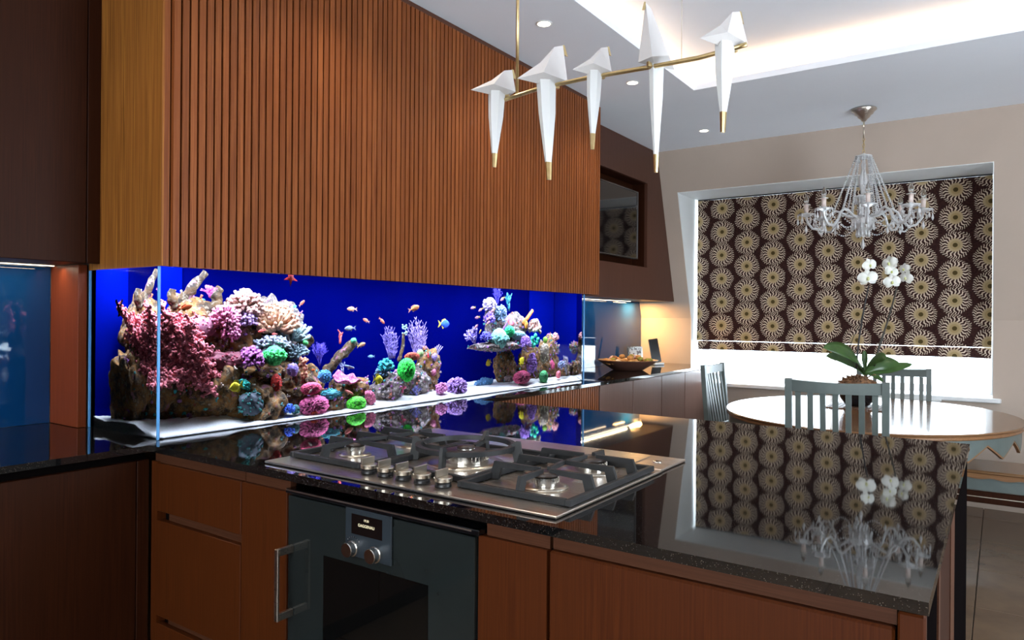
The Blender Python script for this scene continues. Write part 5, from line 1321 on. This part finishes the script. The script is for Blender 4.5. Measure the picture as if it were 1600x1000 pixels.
chair(5.735, .635, PI+.10, .975, 'grey-teal slat-back chair on the far side of the table, beneath the window', .48)

# bench
t = thing('bench', 'low wooden-topped bench with scalloped edge at the right under the dining table', 'bench', (5.0, -.35, 0))
BX0, BX1, BYA, BYB = 4.80, 5.20, -1.15, .30
MB().bbox(BX0, BX1, BYA, BYB, .452, .470, .006).build('bench_top', 'tabletop', t)
b = MB(); n = 90; th_ = .014; W_ = 2
for k in range(n+1):
    y = BYA+(BYB-BYA)*k/n; zb = .432-.010*abs(math.sin(k/n*PI*11))
    for x in (BX0+.004, BX0+.018):
        for z in (.4515, zb): b.v.append((x, y, z))
for k in range(n):
    p = k*4; d = p+4; b.f += [(p, d, d+1, p+1), (p+2, p+3, d+3, d+2), (p+1, d+1, d+3, p+3), (p, p+2, d+2, d)]
b.f += [(0, 1, 3, 2), (n*4, n*4+2, n*4+3, n*4+1)]
b.m.append('fix'); b.build('scalloped_edge', 'tableedge', t)
MB().bbox(BX0+.020, BX0+.040, BYA+.02, BYB-.02, .355, .450, .002).build('apron', 'teal', t)
MB().bbox(BX0+.016, BX0+.044, BYA+.02, BYB-.02, .285, .350, .003).build('lower_rail', 'sapele_dark_shaded', t)
MB().box(BX0+.014, BX0+.016, BYA+.02, BYB-.02, .318, .322).build('rail_inlay', 'nickel', t)
for x in (BX0+.045, BX1-.06):
    for y in (BYA+.02, BYB-.06): MB().bbox(x, x+.04, y, y+.04, 0, .450, .004).build('leg', 'teal', t)

# ------------------------------------------------------------------ orchid in its bowl on the table
OC = Vector((5.06, .765, 0)); FO = OC.x*_F.x+OC.y*_F.y
tm = thing('slatted_mat', 'slatted wooden mat under the orchid bowl on the table', 'mat', (OC.x, OC.y, TZ))
for k in range(12): MB().bbox(OC.x-.17, OC.x+.17, OC.y-.165+k*.028, OC.y-.165+k*.028+.024, TZ+.0005, TZ+.007, .001).build('slat', 'tray', tm)
t = thing('orchid_bowl', 'dark glossy round bowl with bark and a white orchid growing in it', 'bowl', (OC.x, OC.y, TZ+.0075))
z0 = TZ+.0075
MB().lathe([(.0005, z0), (.055, z0), (.075, z0+.012), (.105, z0+.055), (.118, z0+.105), (.116, z0+.135), (.110, z0+.135), (.108, z0+.10), (.0005, z0+.09)], tuple(OC), 40).build('bowl', 'pot', t, True)
b = MB(); rn = random.Random(9)
for k in range(150):
    a = rn.uniform(0, 2*PI); r_ = .108*math.sqrt(rn.random()); h = .160+.045*(1-(r_/.108)**2)+rn.uniform(-.006, .012)
    p = Vector((OC.x+r_*math.cos(a), OC.y+r_*math.sin(a), z0+h-.02)); d = Vector((rn.uniform(-1, 1), rn.uniform(-1, 1), rn.uniform(-.4, .4))).normalized()*rn.uniform(.010, .022)
    b.obar(p-d, p+d, rn.uniform(.010, .018), rn.uniform(.004, .008), (rn.uniform(-.5, .5), rn.uniform(-.5, .5), 1))
b.m.append('fix'); o = b.build('bark_chips', 'bark', t); o['kind'] = 'stuff'
b = MB().lathe([(.100, z0+.09), (.106, z0+.14), (.09, z0+.165), (.05, z0+.185), (.0005, z0+.19)], tuple(OC), 26); b.build('bark_mound', 'bark', t, True)
b = MB()
for k in range(9):
    a = rn.uniform(0, 2*PI); p0 = OC+Vector((.05*math.cos(a), .05*math.sin(a), z0+.18)); p1 = p0+Vector((.05*math.cos(a), .05*math.sin(a), .03)); p2 = p1+Vector((.035*math.cos(a+.6), .035*math.sin(a+.6), -.035))
    b.tube([p0, p1, p2], [.003, .003, .002], 6)
b.build('aerial_roots', 'bark', t, True)
def P(u, v, d=0): return onf(u, v, FO+d)
t2 = thing('orchid', 'white moth orchid with two tall flower stems and broad green leaves', 'plant', (OC.x, OC.y, z0+.19))
def leaf(pts, w_, name='leaf', fold=.25, nn=10):
    pts = [Vector(p) for p in pts]; b = MB(); N = 14; Q = []
    for i in range(N+1):
        f = i/N; a, c_, d = pts; Q.append(a*(1-f)**2+c_*2*f*(1-f)+d*f*f)
    for i, p in enumerate(Q):
        f = i/N; tdir = (Q[min(i+1, N)]-Q[max(i-1, 0)]).normalized(); sd = tdir.cross(Vector((0, 0, 1))); sd = sd.normalized() if sd.length > .01 else Vector((0, 1, 0)); sd = sd if sd.dot(_F) > 0 else -sd; sd = (sd*.55+Vector((0, 0, .85))); sd = (sd-tdir*sd.dot(tdir)).normalized(); nr = sd.cross(tdir)
        ww = w_*(math.sin(PI*min(1, (f*.93+.07)))**.55)*(.45+.55*min(1, f*2.2))*(1 if f < .97 else .3)
        for sgn, dz in ((-1, fold), (-.5, fold*.3), (0, 0), (.5, fold*.3), (1, fold)): b.v.append(tuple(p+sd*sgn*ww+nr*dz*ww))
        for sgn, dz in ((1, fold), (.5, fold*.3), (0, 0), (-.5, fold*.3), (-1, fold)): b.v.append(tuple(p+sd*sgn*ww*.97+nr*(dz*ww-.003)))
    for i in range(N):
        for k in range(10): p = i*10+k; d = i*10+(k+1) % 10; b.f.append((p, d, d+10, p+10))
    b.f += [tuple(range(10)), tuple(N*10+k for k in range(10))[::-1]]; b.m.append('fix')
    return b.build(name, 'leaf', t2, True)
base = P(1351, 583)
leaf((base, P(1332, 540, -.06), P(1286, 543, -.10)), .060, fold=.1)
leaf((base+Vector((0, 0, -.01)), P(1330, 556, .05), P(1290, 556, .10)), .045)
leaf((base, P(1362, 548, -.05), P(1384, 562, -.18)), .050)
leaf((base+Vector((.01, 0, 0)), P(1378, 556, .0), P(1408, 570, .02)), .052)
leaf((base+Vector((.01, 0, -.01)), P(1390, 572, .06), P(1426, 569, .12)), .034)
leaf((base, P(1352, 552, .02), P(1351, 548, .03)), .020)
leaf((base, P(1372, 585, -.04), P(1380, 597, -.08)), .016)
def stemline(pts, r=.0062): 
    pp = [P(*p) for p in pts]; N = 20; Q = []
    for i in range(N+1):
        f = i/N*(len(pp)-1); j = min(int(f), len(pp)-2); x = f-j
        a = pp[max(j-1, 0)]; b_ = pp[j]; c_ = pp[j+1]; d = pp[min(j+2, len(pp)-1)]
        Q.append(.5*((b_*2)+(c_-a)*x+(a*2-b_*5+c_*4-d)*x*x+(b_*3-a-c_*3+d)*x**3))
    return Q, MB().tube(Q, [r*(1-.35*i/N) for i in range(N+1)], 8)
Q1, b = stemline([(1338, 576), (1341, 540), (1347, 500), (1354, 462), (1358, 445)]); b.build('flower_stem', 'stake', t2, True)
Q3, b = stemline([(1344, 578), (1330, 548), (1332, 530), (1342, 510), (1350, 480)], .003); b.build('flower_stem', 'stem', t2, True)
Q2, b = stemline([(1366, 572), (1374, 540), (1386, 505), (1396, 470), (1402, 445), (1402, 428), (1394, 417), (1385, 415)]); b.build('flower_stem', 'stem', t2, True)
Q4, b = stemline([(1369, 560), (1382, 520), (1392, 480)], .003); b.build('flower_stem', 'stake', t2, True)
def flower(u, v, s_, turn=0, tilt=0, d=-.03):
    """moth orchid bloom facing the room: two broad petals, three sepals and a lip"""
    c = P(u, v, d); o = MB(); f = (CAM-c); f.z = 0; f.normalize(); f = Matrix.Rotation(turn, 3, 'Z') @ f; up = Vector((0, 0, 1)); r_ = up.cross(f)
    rot = Matrix.Rotation(tilt, 3, f)
    def petal(b, ang, L, W__, off):
        n = 12; N = 6; ax = Vector((math.cos(ang), math.sin(ang)))
        for side in (0, 1):
            for i in range(N+1):
                x = i/N; ww = W__*math.sin(PI*min(.98, x*.86+.10))**.7
                for k in range(5):
                    q_ = -1+k*.5; pl_ = ax*L*x+Vector((-ax.y, ax.x))*ww*q_; h = off+.10*L*math.sin(PI*x)-.16*L*x*x-.05*L*q_*q_-side*.0014
                    b.v.append(tuple(c+rot @ (r_*pl_.x+up*pl_.y+f*h)))
        o_ = len(b.v)-70
        for side in (0, 1):
            for i in range(N):
                for k in range(4): p = o_+side*35+i*5+k; qd = (p, p+1, p+6, p+5); b.f.append(qd if side else qd[::-1])
        for i in range(N):
            for k in (0, 4): p = o_+i*5+k; b.f.append((p, p+5, p+40, p+35))
        for k in range(4): p = o_+N*5+k; b.f.append((p, p+1, p+36, p+35))
    b = MB()
    for ang in (PI/2, PI*1.22, PI*1.78): petal(b, ang, .046*s_, .017*s_, 0)
    for ang in (.12, PI-.12): petal(b, ang, .050*s_, .030*s_, .004*s_)
    fl_ = b.build('flower', 'petal', t2, True)
    b = MB().blob(c+f*.010*s_-up*.006*s_, (.007*s_, .007*s_, .011*s_), 2, .1, 60); b.build('lip', 'lip', fl_, True)
for args in ((1356, 434, 1.22, .15, .1), (1359, 414, .95, .5, .3), (1390, 411, 1.05, -.5, .2), (1393, 424, .85, .2, -.4), (1394, 440, 1.05, .1, .15), (1413, 420, .82, -.7, .1), (1416, 434, .95, -.6, -.3)): flower(*args)

# ================================================================== ITEMS ON THE FAR WORKTOP
bc = Vector((4.97, 2.345, ZC+.0008))
t = thing('wooden_bowl', 'wide shallow dark wooden bowl full of shells and dried fruit on the far worktop', 'bowl', tuple(bc))
prof = [(.0005, 0), (.11, 0), (.12, .004), (.225, .070), (.232, .078), (.222, .078), (.11, .016), (.0005, .014)]
MB().lathe([(r_, h+bc.z) for r_, h in prof], (bc.x, bc.y, 0), 48).build('bowl', 'bowl', t, True)
rn = random.Random(21)
pp_cols = [('tan_shell', (.70, .36, .12), (.45, .18, .05)), ('cream_shell', (.85, .62, .42), (.6, .36, .2)), ('brown_pod', (.45, .18, .06), (.2, .08, .03)), ('green_seed_pod', (.40, .36, .06), (.22, .18, .04)), ('pink_shell', (.80, .52, .44), (.6, .3, .24))]
mm = {n_: coral_mat(n_, a_, b_, 'noise', 60) for n_, a_, b_ in pp_cols}
k = 0; placed = []
tries = 0
while k < 34 and tries < 4000:
    tries += 1
    a = rn.uniform(0, 2*PI); r_ = .185*math.sqrt(rn.random()); s_ = rn.uniform(.020, .030); z = bc.z+.052+.050*(1-(r_/.185)**2)*rn.choice((.25, .6, 1))+.012*(r_/.185)
    p = Vector((bc.x+r_*math.cos(a), bc.y+r_*math.sin(a), z))
    if any((p-q_).length < .62*(s_+s2) for q_, s2 in placed): continue
    placed.append((p, s_)); n_, _, _ = pp_cols[min(4, int(rn.random()*6.5)) if rn.random() < .55 else 0]
    b = MB().blob(p, (s_*rn.uniform(.9, 1.2), s_, s_*.8), 2, .22, 26, k)
    q_ = _R.dot(p-bc); hz = ['far left', 'left', 'middle', 'right', 'far right'][min(4, max(0, int((q_+.185)/.074)))]; dp = 'front' if _F.dot(p-bc) < -.05 else ('back' if _F.dot(p-bc) > .06 else 'top')
    nm_ = n_.replace('_', ' '); o = b.build(n_, mm[n_], None, True)
    tag(o, '%s at the %s %s of the heap in the wooden bowl' % (nm_, hz, dp), 'shell' if 'shell' in n_ else 'pod', nm_+'s heaped in the wooden bowl'); k += 1
# framed photograph
def leaning(o, x, y, rz, tilt): 
    o.location = (x, y, ZC+.0012); o.rotation_euler = (tilt, 0, rz)
t = local_thing('photo_frame', 'small silver photo frame behind the wooden bowl', 'picture frame', (5.68, 2.60, ZC+.0012), 0)
b = MB()
W_, H_ = .17, .15
for bx_ in ((-W_/2, W_/2, 0, .012, 0, .016), (-W_/2, W_/2, 0, .012, H_-.016, H_), (-W_/2, -W_/2+.016, 0, .012, .016, H_-.016), (W_/2-.016, W_/2, 0, .012, .016, H_-.016)): b.box(*bx_)
b.build('frame', 'silverframe', t); MB().box(-W_/2+.016, W_/2-.016, .003, .008, .016, H_-.016).build('print', 'photo', t)
MB().obar((0, .011, .10), (0, .050, .006), .03, .003).build('easel_strut', 'black', t)
t.rotation_euler = (-.10, 0, -.35)
t = local_thing('docked_phone', 'thin dark phone standing tilted in a silver dock', 'phone', (5.70, 2.415, ZC+.0012), -.45)
MB().bbox(-.055, .055, -.03, .045, 0, .018, .004).build('dock', 'white', t)
b = MB().bbox(-.052, .052, -.005, .006, 0, .205, .004); b.xf(Matrix.Translation((0, .005, .018)) @ Matrix.Rotation(-.16, 4, 'X') @ Matrix.Rotation(-.10, 4, 'Y')); b.build('handset', 'black', t)
# glass jar with candle beside the aquarium
gx, gy = 4.34, 2.52
t = thing('candle_jar', 'clear glass jar with a white candle just right of the aquarium', 'candle jar', (gx, gy, ZC+.001))
z = ZC+.001
b = MB().lathe([(.0005, z), (.040, z), (.047, z+.09), (.058, z+.20), (.055, z+.20), (.044, z+.09), (.037, z+.006), (.0005, z+.006)], (gx, gy, 0), 28); b.m.append('fix'); b.build('glass', 'clearglass', t, True)
MB().lathe([(.0005, z+.0065), (.033, z+.0065), (.038, z+.10), (.0005, z+.102)], (gx, gy, 0), 24).build('candle', 'white', t, True)
